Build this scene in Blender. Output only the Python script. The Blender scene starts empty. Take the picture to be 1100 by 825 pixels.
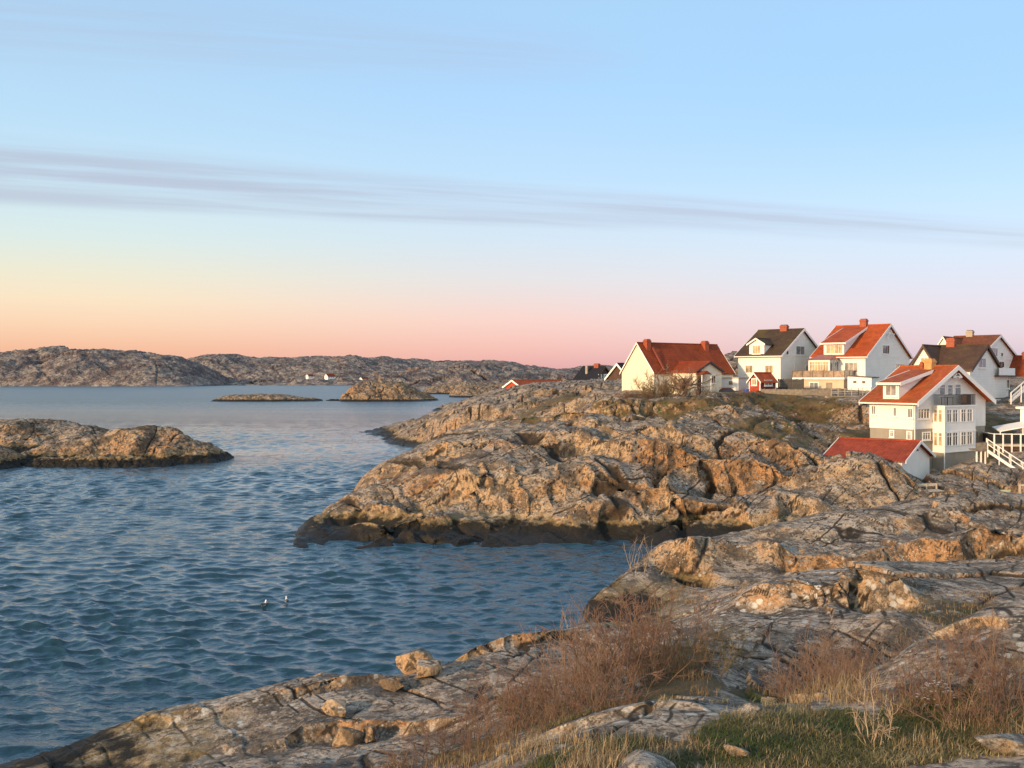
import bpy, bmesh, math, random
import numpy as np
from mathutils import Vector, Matrix

# ------------------------------------------------------------------ camera, sky, sun, exposure
C = bpy.context.scene
EYE, FOC, CX, HZ = 12.0, 1056.0, 550.0, 406.0       # eye height (m), focal length / centre / horizon of the photograph

def at(px, py, Y):
    """a point of the place seen at photo pixel (px, py), Y metres away"""
    return Vector(((px - CX) / FOC * Y, Y, EYE - (py - HZ) / FOC * Y))

cam = bpy.data.cameras.new('camera')
cam.sensor_width = 36.0
cam.lens = 36.0 * FOC / 1100.0
cam.shift_y = -(412.5 - HZ) / 1100.0
cam.clip_start, cam.clip_end = 0.1, 30000
camo = bpy.data.objects.new('camera', cam)
camo.location = (0, 0, EYE)
camo.rotation_euler = (math.pi / 2, 0, 0)
C.collection.objects.link(camo)
C.camera = camo
C.render.resolution_x, C.render.resolution_y = 1024, 768
C.view_settings.view_transform = 'Standard'
C.view_settings.look = 'None'
C.view_settings.gamma = 1
C.view_settings.use_curve_mapping = False
C.view_settings.exposure = 0.17
C.render.engine = 'CYCLES'
C.cycles.max_bounces = 5
C.cycles.use_denoising = True

SUN_AZ = math.radians(229)      # clockwise from +Y: behind the camera to the left
SUN_EL = math.radians(13)

def srgb(r, g, b):
    f = lambda c: (c / 255 / 12.92) if c / 255 <= .04045 else ((c / 255 + .055) / 1.055) ** 2.4
    return (f(r), f(g), f(b), 1)

class NT:
    """small helper to wire node trees"""
    def __init__(s, tree):
        s.t = tree; s.n = tree.nodes; s.l = tree.links
    def new(s, typ, **kw):
        n = s.n.new(typ)
        for k, v in kw.items(): setattr(n, k, v)
        return n
    def put(s, sock, v):
        if isinstance(v, bpy.types.NodeSocket): s.l.new(v, sock)
        elif v is not None:
            try: sock.default_value = v
            except Exception: sock.default_value = tuple(v)[:3]
    def math(s, op, a, b=None, c=None, clamp=False):
        n = s.new('ShaderNodeMath', operation=op, use_clamp=clamp)
        for i, v in enumerate((a, b, c)):
            if v is not None: s.put(n.inputs[i], v)
        return n.outputs[0]
    def vmath(s, op, a, b=None, out=0):
        n = s.new('ShaderNodeVectorMath', operation=op)
        s.put(n.inputs[0], a)
        if b is not None: s.put(n.inputs[1], b)
        return n.outputs[out]
    def mix(s, f, a, b, mode='MIX'):
        n = s.new('ShaderNodeMix', data_type='RGBA', blend_type=mode)
        s.put(n.inputs[0], f); s.put(n.inputs[6], a); s.put(n.inputs[7], b)
        return n.outputs[2]
    def ramp(s, f, stops, interp='LINEAR'):
        n = s.new('ShaderNodeValToRGB')
        n.color_ramp.interpolation = interp
        el = n.color_ramp.elements
        while len(el) < len(stops): el.new(0.5)
        for e, (p, c) in zip(el, stops):
            e.position = p
            e.color = c if hasattr(c, '__len__') else (c, c, c, 1)
        s.put(n.inputs[0], f)
        return n.outputs[0]
    def sstep(s, x, a, b):
        n = s.new('ShaderNodeMapRange', interpolation_type='SMOOTHSTEP')
        s.put(n.inputs[0], x); n.inputs[1].default_value = a; n.inputs[2].default_value = b
        return n.outputs[0]
    def noise(s, vec, scale, detail=4, rough=.55, dist=0.0):
        n = s.new('ShaderNodeTexNoise')
        s.put(n.inputs['Vector'], vec)
        n.inputs['Scale'].default_value = scale; n.inputs['Detail'].default_value = detail
        n.inputs['Roughness'].default_value = rough; n.inputs['Distortion'].default_value = dist
        return n.outputs[0]
    def mapping(s, vec, scale=(1, 1, 1), rot=(0, 0, 0), loc=(0, 0, 0)):
        n = s.new('ShaderNodeMapping')
        s.put(n.inputs[0], vec)
        n.inputs['Scale'].default_value = scale; n.inputs['Rotation'].default_value = rot
        n.inputs['Location'].default_value = loc
        return n.outputs[0]

def make_world():
    w = bpy.data.worlds.new('World'); C.world = w
    w.use_nodes = True
    w.node_tree.nodes.clear()
    t = NT(w.node_tree)
    out = t.new('ShaderNodeOutputWorld')
    bg = t.new('ShaderNodeBackground')
    t.l.new(bg.outputs[0], out.inputs[0])
    d = t.vmath('NORMALIZE', t.new('ShaderNodeTexCoord').outputs['Generated'])
    sep = t.new('ShaderNodeSeparateXYZ'); t.l.new(d, sep.inputs[0])
    x, y, z = sep.outputs
    sky = t.new('ShaderNodeTexSky', sky_type='NISHITA')
    sky.sun_disc = False
    sky.sun_elevation = SUN_EL; sky.sun_rotation = SUN_AZ
    sky.air_density = 1.0; sky.dust_density = 1.2; sky.ozone_density = 2.0
    nish = t.vmath('SCALE', sky.outputs[0]); nish.node.inputs['Scale'].default_value = 0.045
    # twilight colours by height above the horizon: towards the glow, ahead, and away from it
    zz = t.math('MAXIMUM', z, 0.0)
    S = lambda *a: srgb(*a)
    left = t.ramp(zz, [(0, S(226, 156, 132)), (.028, S(234, 172, 142)), (.05, S(238, 193, 161)), (.075, S(238, 210, 176)), (.10, S(226, 216, 190)), (.13, S(209, 219, 212)),
                       (.18, S(192, 216, 228)), (.24, S(178, 210, 232)), (.36, S(163, 199, 231)), (.6, S(138, 182, 226)), (.85, S(128, 140, 160)), (1, S(120, 128, 142))])
    mid = t.ramp(zz, [(0, S(214, 148, 156)), (.03, S(229, 166, 165)), (.06, S(232, 184, 180)), (.10, S(214, 202, 204)), (.14, S(198, 208, 220)),
                      (.20, S(180, 207, 230)), (.28, S(164, 202, 236)), (.37, S(162, 199, 231)), (.6, S(138, 182, 226)), (.85, S(128, 140, 160)), (1, S(120, 128, 142))])
    right = t.ramp(zz, [(0, S(184, 160, 190)), (.035, S(206, 180, 200)), (.07, S(208, 192, 210)), (.12, S(196, 204, 222)), (.17, S(180, 206, 232)),
                        (.24, S(158, 197, 234)), (.37, S(157, 196, 231)), (.6, S(138, 182, 226)), (.85, S(128, 140, 160)), (1, S(120, 128, 142))])
    side = t.math('MULTIPLY', x, -1.0)
    col = t.mix(t.sstep(side, -.46, .02), right, mid)
    col = t.mix(t.sstep(side, -.08, .44), col, left)
    # thin streak clouds: long bands lying along a great circle, frayed by stretched noise
    def band(p0, p1, half, soft, lo, hi, seed, amp, fray=1.0):
        a = Vector((p0[0] - CX, FOC, HZ - p0[1])); b = Vector((p1[0] - CX, FOC, HZ - p1[1]))
        n = a.cross(b).normalized()
        if n.z < 0: n = -n
        s = t.vmath('DOT_PRODUCT', d, tuple(n), out=1)
        comb = t.new('ShaderNodeCombineXYZ')
        t.put(comb.inputs[0], t.math('MULTIPLY', x, 3.0)); t.put(comb.inputs[1], t.math('MULTIPLY', s, 90.0)); comb.inputs[2].default_value = seed
        nz = t.noise(comb.outputs[0], 1.0, 5, .6)
        comb2 = t.new('ShaderNodeCombineXYZ')
        t.put(comb2.inputs[0], t.math('MULTIPLY', x, 2.2)); comb2.inputs[2].default_value = seed + 7
        wob = t.math('MULTIPLY', t.math('SUBTRACT', t.noise(comb2.outputs[0], 1.0, 3), .5), .016 * fray)
        sd = t.math('ABSOLUTE', t.math('ADD', s, wob))
        taper = t.math('MULTIPLY_ADD', t.math('MULTIPLY', x, -1.0), half * .75, half)
        m = t.math('SUBTRACT', 1.0, t.sstep(t.math('DIVIDE', sd, taper), 1 - soft, 1 + soft))
        dens = t.sstep(nz, .30, .62)
        m = t.math('MULTIPLY', m, t.math('MULTIPLY_ADD', dens, .75, .25))
        m = t.math('MULTIPLY', m, t.sstep(x, hi + .12, hi - .06) if hi < .6 else 1.0)
        return t.math('MULTIPLY', m, amp)
    b1 = band((0, 181), (1100, 251), .0145, .7, -1, 1, 1.3, .78)
    b2 = band((0, 207), (680, 243), .0055, .9, -1, .08, 4.1, .68)
    b3 = band((100, 30), (600, 62), .020, 1.0, -1, .05, 9.0, .3)
    front = t.math('GREATER_THAN', y, 0.0)
    cm = t.math('MINIMUM', t.math('MULTIPLY', t.math('MAXIMUM', t.math('MAXIMUM', b1, b2), b3), front), 1.0)
    col = t.mix(cm, col, srgb(172, 172, 188))
    # the dome is brighter behind the camera, where the low sun stands
    glow = t.math('MULTIPLY_ADD', t.sstep(t.math('MULTIPLY', y, -1.0), -.25, .7), .9, 1.0)
    over = 1.0
    g = t.math('MULTIPLY', glow, over)
    cs = t.vmath('SCALE', col); t.put(cs.node.inputs['Scale'], g)
    back = t.sstep(t.math('MULTIPLY', y, -1.0), -.1, .5)
    cs = t.mix(back, cs, t.mix(1.0, cs, (1.25, 1.0, .74, 1), 'MULTIPLY'))
    lp = t.vmath('ADD', t.vmath('SCALE', cs), nish)
    lp.node.inputs[0].links[0].from_node.inputs['Scale'].default_value = 0.87
    t.l.new(lp, bg.inputs[0])
    bg.inputs[1].default_value = 1.0
make_world()

sun = bpy.data.lights.new('sun', 'SUN')
sun.energy = 4.4
sun.angle = math.radians(4)
sun.color = (1.0, .675, .37)
suno = bpy.data.objects.new('sun', sun)
sd = Vector((math.sin(SUN_AZ) * math.cos(SUN_EL), math.cos(SUN_AZ) * math.cos(SUN_EL), math.sin(SUN_EL)))
suno.rotation_euler = sd.to_track_quat('Z', 'Y').to_euler()
suno.location = (-40, -30, 60)
C.collection.objects.link(suno)

# ------------------------------------------------------------------ noise in numpy
F = np.float32
def hash3(ix, iy, iz, seed):
    h = (ix.astype(np.uint32) * np.uint32(374761393) + iy.astype(np.uint32) * np.uint32(668265263)
         + iz.astype(np.uint32) * np.uint32(2147483647) + np.uint32((seed * 362437 + 1013904223) & 0xffffffff))
    h = (h ^ (h >> np.uint32(13))) * np.uint32(1274126177)
    h = (h ^ (h >> np.uint32(15))) * np.uint32(2246822519)
    return h ^ (h >> np.uint32(16))
def h01(h): return h.astype(F) * F(1 / 4294967296.0)
def vnoise(p, seed=0):
    i = np.floor(p).astype(np.int64); f = (p - i).astype(F)
    f = f * f * f * (f * (f * 6 - 15) + 10)
    r = 0
    for dx in (0, 1):
        wx = f[:, 0] if dx else 1 - f[:, 0]
        for dy in (0, 1):
            wy = f[:, 1] if dy else 1 - f[:, 1]
            for dz in (0, 1):
                wz = f[:, 2] if dz else 1 - f[:, 2]
                r = r + wx * wy * wz * h01(hash3(i[:, 0] + dx, i[:, 1] + dy, i[:, 2] + dz, seed))
    return r
ROT = np.array([[0.36, 0.48, -0.8], [-0.8, 0.6, 0.0], [0.48, 0.64, 0.6]], dtype=F)
def fbm(p, oct=4, seed=0, gain=.5, ridged=False):
    r = 0; a = 1.0; tot = 0; q = p.astype(F)
    for k in range(oct):
        n = vnoise(q, seed + k)
        if ridged: n = 1 - np.abs(2 * n - 1)
        r = r + a * n; tot += a; a *= gain
        q = (q @ ROT) * F(2.03) + F(11.7)
    return r / tot
def voronoi(p, seed=0, jit=.85):
    i = np.floor(p).astype(np.int64); f = (p - i).astype(F)
    n = len(p)
    f1 = np.full(n, 9, F); f2 = np.full(n, 9, F); idv = np.zeros(n, F)
    for dx in (-1, 0, 1):
        for dy in (-1, 0, 1):
            for dz in (-1, 0, 1):
                h = hash3(i[:, 0] + dx, i[:, 1] + dy, i[:, 2] + dz, seed)
                jx = ((h & 1023).astype(F) / 1023 - .5) * jit + .5 + dx - f[:, 0]
                jy = (((h >> np.uint32(10)) & 1023).astype(F) / 1023 - .5) * jit + .5 + dy - f[:, 1]
                jz = (((h >> np.uint32(20)) & 1023).astype(F) / 1023 - .5) * jit + .5 + dz - f[:, 2]
                dd = jx * jx + jy * jy + jz * jz
                lt = dd < f1
                f2 = np.where(lt, f1, np.minimum(f2, dd))
                f1 = np.where(lt, dd, f1)
                idv = np.where(lt, h01(h * np.uint32(2654435761)), idv)
    return idv, np.sqrt(f2) - np.sqrt(f1)
def sm(x, a, b):
    t = np.clip((x - a) / (b - a), 0, 1)
    return t * t * (3 - 2 * t)
def rotm(ax, ay, az):
    return np.array(Matrix.Rotation(az, 3, 'Z') @ Matrix.Rotation(ay, 3, 'Y') @ Matrix.Rotation(ax, 3, 'X'), dtype=F)

def joints(P, n, spacing, warp, seed):
    """one set of roughly parallel joint planes: cell number, distance to the nearest plane (m), position inside the slab 0..1"""
    n = np.array(n, F); n /= np.linalg.norm(n)
    s = (P + warp) @ n / F(spacing)
    # uneven spacing
    s = s + .55 * (vnoise(np.stack([s * .9, s * 0 + seed, s * 0], 1), seed) - .5) * 1.6
    c = np.floor(s); f = (s - c).astype(F)
    near = (c + (f > .5)).astype(np.int64)
    have = h01(hash3(near, near * 0 + seed, near * 0, 200 + seed))          # only some of the planes have opened
    return c.astype(np.int64), np.minimum(f, 1 - f) * spacing, f, have
def rock_relief(P, octs, dip=0.0):
    """fractured granite: slabs and blocks between joint planes at several sizes, rubble between them.
    octs = list of (size m, relief m array/scalar). returns relief, crack, tint"""
    P = P.astype(F)
    w0 = np.stack([fbm(P / 7.0, 3, 11), fbm(P / 7.0 + 31, 3, 12), fbm(P / 7.0 + 67, 3, 13)], 1) - .5
    w1 = np.stack([fbm(P / 1.6, 2, 14), fbm(P / 1.6 + 31, 2, 15), fbm(P / 1.6 + 67, 2, 16)], 1) - .5
    disp = 0; crack = np.zeros(len(P), F); tint = 0; tw = 0
    for k, (size, amp) in enumerate(octs):
        w = w0 * min(3.2, size * 1.1) + w1 * min(.8, size * .25)
        c1, e1, f1, h1 = joints(P, (-.42 - .1 * k, .22, .88), size * .55, w, 3 + k)        # sheeting, dipping to the sea
        c2, e2, f2, h2 = joints(P, (.80, .58, .18), size * 1.25, w, 23 + k)                 # steep joints
        c3, e3, f3, h3 = joints(P, (-.50, .85, .12), size * 1.9, w, 43 + k)
        idv = h01(hash3(c1, c2, c3, 61 + k))
        pres = fbm(P / (size * 1.6) + 5 * k, 2, 81 + k)                                  # joints open only here and there
        g = sm(pres, .36, .54)
        wd = .012 * size + .035
        gro = np.maximum(np.maximum(np.exp(-(e1 * 1.2 / wd) ** 2) * (h1 < .38), np.exp(-(e2 / wd) ** 2) * (h2 < .38)), np.exp(-(e3 / wd) ** 2) * (h3 < .30))
        disp = disp + amp * ((idv - .5) * .95 * g + (f1 - .5) * .75 + (f2 - .5) * .22 - .6 * gro * g)
        crack = np.maximum(crack, gro * g * (1.0 if k else .9))
        tint = tint + idv * (1.0 / (k + 1)); tw += 1.0 / (k + 1)
        if k:
            vi, ve = voronoi((P + w) / (np.array([1.5, 1.2, .7], F) * size), 5 + k)
            disp = disp + amp * ((vi - .5) * .5 * sm(ve, 0, .12))
            crack = np.maximum(crack, np.exp(-(ve / .04) ** 2) * sm(vi, .7, .8) * (1 - g) * .8)
    # a few long open fissures that run right across the slabs
    a0 = octs[0][1]; w = w0 * 1.6 + w1 * .35
    for kk, (n_, sp_) in enumerate((((.62, -.50, .60), octs[0][0] * .8), ((-.50, -.45, .74), octs[0][0] * 1.1))):
        c, e, f, h = joints(P, n_, sp_, w, 90 + kk)
        wd = .018 * octs[0][0] + .02
        gro = np.exp(-(e / wd) ** 2) * (h < .5)
        disp = disp + a0 * (-.42 * gro + (h01(hash3(c, c * 0 + kk, c * 0, 95)) - .5) * .24)
        crack = np.maximum(crack, gro * .95)
    return disp, crack, tint / tw

# ------------------------------------------------------------------ mesh helpers
def grid_mesh(name, X, Y, Z, keep=None, attrs=None, smooth=True):
    """X,Y,Z: (rows, cols) arrays -> mesh; keep: bool per vertex, a face stays if any corner is kept"""
    r, c = X.shape
    idx = np.arange(r * c).reshape(r, c)
    q = np.stack([idx[:-1, :-1], idx[:-1, 1:], idx[1:, 1:], idx[1:, :-1]], -1).reshape(-1, 4)
    co = np.stack([X, Y, Z], -1).reshape(-1, 3).astype(F)
    if keep is not None:
        q = q[keep.reshape(-1)[q].any(1)]
        used = np.zeros(r * c, bool); used[q.reshape(-1)] = True
        remap = np.cumsum(used) - 1
        q = remap[q]; co = co[used]
    else:
        used = np.ones(r * c, bool)
    me = bpy.data.meshes.new(name)
    me.vertices.add(len(co)); me.vertices.foreach_set('co', co.reshape(-1))
    me.loops.add(q.size); me.loops.foreach_set('vertex_index', q.reshape(-1).astype(np.int32))
    me.polygons.add(len(q))
    me.polygons.foreach_set('loop_start', np.arange(0, q.size, 4, dtype=np.int32))
    me.polygons.foreach_set('loop_total', np.full(len(q), 4, np.int32))
    me.polygons.foreach_set('use_smooth', np.full(len(q), smooth, bool))
    me.update(calc_edges=True)
    for k, v in (attrs or {}).items():
        a = me.attributes.new(k, 'FLOAT', 'POINT')
        a.data.foreach_set('value', v.reshape(-1)[used].astype(F))
    return me

def link(name, me, mat=None, parent=None, **props):
    o = bpy.data.objects.new(name, me)
    C.collection.objects.link(o)
    if mat is not None: me.materials.append(mat)
    if parent is not None: o.parent = parent
    for k, v in props.items(): o[k] = v
    return o

def raw_mesh(name, co, faces_idx, nper, smooth=False):
    co = np.asarray(co, F); q = np.asarray(faces_idx, np.int32)
    me = bpy.data.meshes.new(name)
    me.vertices.add(len(co)); me.vertices.foreach_set('co', co.reshape(-1))
    me.loops.add(q.size); me.loops.foreach_set('vertex_index', q.reshape(-1))
    me.polygons.add(len(q))
    me.polygons.foreach_set('loop_start', np.arange(0, q.size, nper, dtype=np.int32))
    me.polygons.foreach_set('loop_total', np.full(len(q), nper, np.int32))
    me.polygons.foreach_set('use_smooth', np.full(len(q), smooth, bool))
    me.update(calc_edges=True)
    return me

def new_mat(name):
    m = bpy.data.materials.new(name); m.use_nodes = True
    t = NT(m.node_tree)
    return m, t, t.n['Principled BSDF']
# ------------------------------------------------------------------ rock material
def rock_material(name, pal, veg_cols, scale=1.0, tide=True, spots=True, bump=.6):
    m, t, b = new_mat(name)
    P = t.new('ShaderNodeNewGeometry').outputs['Position']
    N = t.new('ShaderNodeNewGeometry').outputs['True Normal']
    sepN = t.new('ShaderNodeSeparateXYZ'); t.l.new(N, sepN.inputs[0])
    sepP = t.new('ShaderNodeSeparateXYZ'); t.l.new(P, sepP.inputs[0])
    def attr(n):
        return t.new('ShaderNodeAttribute', attribute_name=n).outputs['Fac']
    Ps = t.mapping(P, (1 / scale,) * 3)
    big = t.noise(Ps, .35, 5, .6)
    medn = t.noise(t.mapping(Ps, (1, 1, 1.6), (0.3, 0.2, 0.5)), 1.5, 7, .68, .4)
    fine = t.noise(Ps, 9.0, 6, .7)
    warm, pale, grey, dark, och = pal
    col = t.mix(t.sstep(t.math('MULTIPLY_ADD', attr('tint'), .8, t.math('MULTIPLY', big, .35)), .28, .78), warm, pale)
    # ochre staining and rust in patches
    col = t.mix(t.math('MULTIPLY', t.sstep(t.noise(t.mapping(Ps, loc=(9, 3, 5)), .8, 5, .6), .52, .68), .75), col, och)
    # grey crust lichen prefers the flatter, exposed tops
    up = t.math('ADD', t.math('MULTIPLY', sepN.outputs[2], .55), t.math('MULTIPLY', medn, .9))
    pgrey = t.mix(t.sstep(t.noise(t.mapping(Ps, loc=(2, 5, 9)), .7, 6, .65), .38, .56), grey, (.42, .35, .28, 1))
    col = t.mix(t.math('MULTIPLY', t.sstep(up, .74, .94), .80), col, pgrey)
    col = t.mix(t.math('MULTIPLY', t.math('MAXIMUM', t.sstep(t.noise(t.mapping(Ps, loc=(4, 8, 1)), 2.6, 8, .75, .6), .505, .565), t.math('MULTIPLY', t.sstep(t.noise(t.mapping(Ps, loc=(14, 2, 7)), .55, 8, .72, .3), .49, .56), .85)), .82), col, dark)
    # grain
    col = t.mix(.85, col, t.ramp(fine, [(.3, .30), (.5, 1.0), (.7, 1.6)]), 'MULTIPLY')
    if spots:
        vor = t.new('ShaderNodeTexVoronoi', feature='F1'); t.put(vor.inputs['Vector'], t.vmath('ADD', P, t.vmath('SCALE', t.new('ShaderNodeTexNoise').outputs['Color']))); vor.inputs['Scale'].default_value = 2.6 / scale
        sp = t.math('MULTIPLY', t.sstep(t.math('ADD', vor.outputs['Distance'], t.math('MULTIPLY', t.math('SUBTRACT', t.noise(P, 6.0, 5, .65), .5), .6)), .27, .17), t.sstep(t.noise(Ps, .55, 3), .52, .62))
        sp = t.math('MULTIPLY', sp, t.sstep(sepN.outputs[2], .2, .6))
        vor2 = t.new('ShaderNodeTexVoronoi', feature='F1'); t.put(vor2.inputs['Vector'], P); vor2.inputs['Scale'].default_value = 7.5 / scale
        sp2 = t.math('MULTIPLY', t.sstep(vor2.outputs['Distance'], .30, .18), t.sstep(t.noise(Ps, .9, 3), .50, .62))
        col = t.mix(t.math('MULTIPLY', t.math('MAXIMUM', sp, sp2), .8), col, (.50, .48, .43, 1))
        col = t.mix(t.math('MULTIPLY', t.math('MULTIPLY', attr('lichen'), .9, None, True), t.math('MAXIMUM', t.math('MULTIPLY', t.sstep(t.math('ADD', vor.outputs['Distance'], t.math('MULTIPLY', t.math('SUBTRACT', t.noise(P, 5.0, 5, .65), .5), .7)), .36, .26), t.sstep(t.noise(Ps, 1.1, 4), .42, .52)), t.math('MULTIPLY', t.sstep(t.noise(Ps, 5.0, 8, .75), .54, .62), .6))), col, (.56, .53, .47, 1))
    col = t.mix(t.math('MULTIPLY', t.sstep(attr('crack'), .15, .6), .9), col, (.022, .016, .011, 1))
    # ground cover in the hollows
    vg = t.math('ADD', attr('veg'), t.math('MULTIPLY', t.math('SUBTRACT', t.noise(Ps, 2.2, 6, .65), .5), .9))
    vcol = t.mix(t.sstep(t.noise(Ps, .5, 4), .42, .6), veg_cols[0], veg_cols[1])
    vcol = t.mix(t.sstep(t.noise(Ps, 1.4, 4), .52, .66), vcol, veg_cols[2])
    vcol = t.mix(.8, vcol, t.ramp(t.noise(Ps, 14, 4, .7), [(.3, .35), (.7, 1.4)]), 'MULTIPLY')
    vm = t.sstep(vg, .42, .58)
    col = t.mix(vm, col, vcol)
    rough = .88
    if tide:
        tz = t.math('ADD', sepP.outputs[2], t.math('MULTIPLY', t.math('SUBTRACT', t.noise(P, 1.1, 7, .68), .5), 1.9))
        col = t.mix(t.sstep(tz, 1.5, 1.15), col, t.mix(.5, col, (.30, .21, .09, 1)))
        col = t.mix(t.math('MULTIPLY', t.sstep(tz, 1.25, .85), .96), col, (.012, .011, .009, 1))
        rough = t.math('MULTIPLY_ADD', t.sstep(tz, .3, .9), .4, .48)
    t.put(b.inputs['Base Color'], col)
    t.put(b.inputs['Roughness'], rough)
    b.inputs['Specular IOR Level'].default_value = .25
    hgt = t.math('ADD', t.math('MULTIPLY', fine, .12), t.math('MULTIPLY', medn, .55))
    bp = t.new('ShaderNodeBump'); bp.inputs['Strength'].default_value = bump; bp.inputs['Distance'].default_value = .5 * scale
    t.put(bp.inputs['Height'], hgt); t.l.new(bp.outputs[0], b.inputs['Normal'])
    return m

PAL_NEAR = ((.36, .195, .092, 1), (.40, .275, .165, 1), (.15, .13, .105, 1), (.042, .036, .030, 1), (.38, .19, .07, 1))
VEG = ((.11, .075, .035, 1), (.17, .12, .06, 1), (.055, .07, .018, 1))
M_ROCK = rock_material('granite', PAL_NEAR, VEG)
M_BOULD = rock_material('grey_boulder_granite', ((.24, .20, .155, 1), (.30, .26, .21, 1), (.20, .18, .155, 1), (.07, .06, .05, 1), (.24, .15, .07, 1)), VEG, scale=.4, tide=False)
PAL_FAR = ((.20, .145, .12, 1), (.25, .195, .165, 1), (.15, .13, .13, 1), (.05, .042, .05, 1), (.19, .11, .085, 1))
M_ROCKF = rock_material('far_granite', PAL_FAR, ((.085, .05, .042, 1), (.11, .06, .048, 1), (.06, .045, .035, 1)), scale=14.0, tide=False, spots=False, bump=.8)
M_ROCKM = rock_material('skerry_granite', PAL_NEAR, VEG, scale=2.0, spots=False)

# ------------------------------------------------------------------ the mainland shore as one height field
CT = []                                     # control points (x/Y azimuth, Y, z)
def vis(*pts):                              # surface points seen at (px, py) at distance Y
    for px, py, Y in pts: CT.append((px, Y, at(px, py, Y).z))
def hid(*pts):                              # (px, Y, z)
    for p in pts: CT.append(p)
# ground under and below the camera
hid((550, 1.5, 10.4), (200, 1.5, 10.3), (900, 1.5, 10.4), (-300, 1.5, 10.2), (1400, 1.5, 10.4))
hid((550, 5, 8.9), (0, 5, 8.6), (1100, 5, 9.0), (550, 9, 7.2), (0, 9, 6.2), (1100, 9, 7.7), (-250, 9, 5.8), (1350, 9, 7.7))
hid((0, 15, 3.9), (250, 15, 4.9), (-250, 15, 3.3), (550, 13, 6.0), (800, 12, 6.5), (1100, 12, 6.8), (1350, 14, 6.9), (0, 21, 2.2), (250, 20, 3.3), (-250, 21, 1.6))
# foreground, left: rock running down to the water
vis((0, 817, 30), (60, 798, 31), (140, 770, 32.5), (190, 756, 33), (250, 745, 34), (300, 732, 34.5), (360, 724, 35), (400, 731, 35), (445, 722, 35.5),
    (480, 712, 37), (520, 694, 38.5), (560, 685, 40), (600, 675, 42.5), (622, 667, 45))
hid((-100, 29, .3), (-250, 29, -.4), (0, 33.5, -1.5), (140, 37, -2), (250, 38.5, -2), (360, 39.5, -2), (445, 41, -2), (520, 44, -2), (570, 47, -2), (600, 49.5, -2), (-250, 36, -3))
vis((120, 825, 27.5), (250, 800, 28), (330, 775, 29), (330, 820, 24), (430, 825, 22), (430, 770, 28.5), (520, 740, 30), (500, 800, 23))
# hollow with the thicket, and the lichen hump in front of it
vis((520, 822, 18.6), (560, 800, 18.8), (618, 777, 19.2), (673, 752, 20), (714, 741, 20.5), (768, 741, 21), (640, 812, 16.5), (740, 790, 17.3))
hid((560, 24, 3.7), (620, 24.5, 3.9), (700, 25, 4.3), (760, 26, 4.2), (640, 32, 2.9), (560, 32, 2.6), (700, 32, 3.4))
vis((660, 665, 45), (700, 665, 44), (620, 700, 36))
# lichen outcrop on the right, in the middle distance
vis((782, 640, 38), (800, 628, 39), (830, 614, 40), (870, 606, 40.5), (920, 602, 41), (980, 601, 42), (1040, 601, 43), (1100, 592, 45), (1250, 585, 47),
    (780, 690, 31), (850, 690, 30), (800, 740, 24), (900, 680, 31), (940, 640, 34.5), (1000, 645, 34), (1080, 630, 36), (1060, 610, 41), (960, 660, 31))
hid((860, 26, 3.4), (920, 26, 3.4), (980, 27, 3.4), (1060, 29, 3.9), (1250, 30, 5.2))
# hump at lower right and the grass in front
vis((900, 748, 20), (940, 727, 20.5), (980, 700, 21), (1020, 676, 22), (1060, 658, 22.8), (1100, 649, 23.3), (1250, 640, 24),
    (870, 742, 20.6), (800, 790, 17), (900, 790, 17), (900, 822, 15.4), (1000, 790, 16.8), (1060, 800, 15.8), (1000, 750, 18.6), (1080, 730, 18.5), (1250, 760, 17), (780, 822, 15.8))
# headland ledge across the inlet's head
vis((630, 648, 49.5), (640, 636, 50.5), (655, 624, 52), (680, 604, 54.5), (700, 592, 56), (720, 582, 57.5), (760, 574, 59), (800, 568, 60), (850, 559, 61), (900, 547, 62.5),
    (960, 540, 64), (1000, 536, 65.5), (1050, 535, 67), (1100, 535, 68), (1250, 530, 70))
vis((660, 668, 47.3), (690, 640, 49.5), (700, 615, 52), (760, 600, 54), (790, 612, 53), (830, 608, 53), (760, 618, 51.5), (840, 592, 55), (900, 585, 56), (900, 608, 53), (1000, 575, 57), (1000, 595, 53), (1100, 570, 58), (1100, 590, 52))
hid((740, 46, 1.6), (800, 46.5, 2.2), (880, 47, 2.4), (1000, 48, 3.2), (1100, 48.5, 3.2), (690, 45.8, 1.2))
# water of the inlet behind it
hid((605, 53, -2), (622, 56, -2), (640, 60, -2), (665, 65, -1.6), (685, 67, -1.2), (720, 68, -.2), (760, 69, .2), (850, 70, .6), (950, 71, 1.2), (1000, 72, 1.6), (560, 64, -3), (500, 64, -3), (400, 64, -3), (300, 64, -3), (560, 55, -3), (400, 50, -3), (200, 48, -3))
# peninsula: shoreline, front face, crest
hid((306, 70.5, .5), (316, 71.5, .9), (350, 70, .35), (400, 70, .35), (450, 70, .35), (500, 70, .35), (560, 70.6, .35), (620, 71.2, .35), (660, 71.6, .35), (690, 71.5, .5), (350, 72, 1.3), (325, 75, 1.2))
vis((400, 548, 76), (430, 530, 80), (450, 520, 83), (360, 560, 76), (500, 540, 76.5), (500, 500, 84), (560, 545, 75.5), (560, 492, 85), (600, 478, 89), (650, 505, 81), (650, 462, 94), (640, 550, 75),
    (700, 545, 75.5), (720, 500, 82), (760, 462, 93), (800, 482, 88), (820, 522, 78), (880, 504, 83), (900, 541, 74), (960, 525, 75.5), (700, 450, 100),
    (406, 504, 98), (447, 488, 104), (491, 473, 108), (545, 463, 112), (620, 452, 116), (700, 437, 116), (760, 429, 110), (800, 438, 103), (824, 451, 98), (854, 468, 93), (883, 487, 88), (905, 495, 85.5), (926, 502, 83), (966, 509, 79.5), (990, 517, 77.5))
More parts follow.
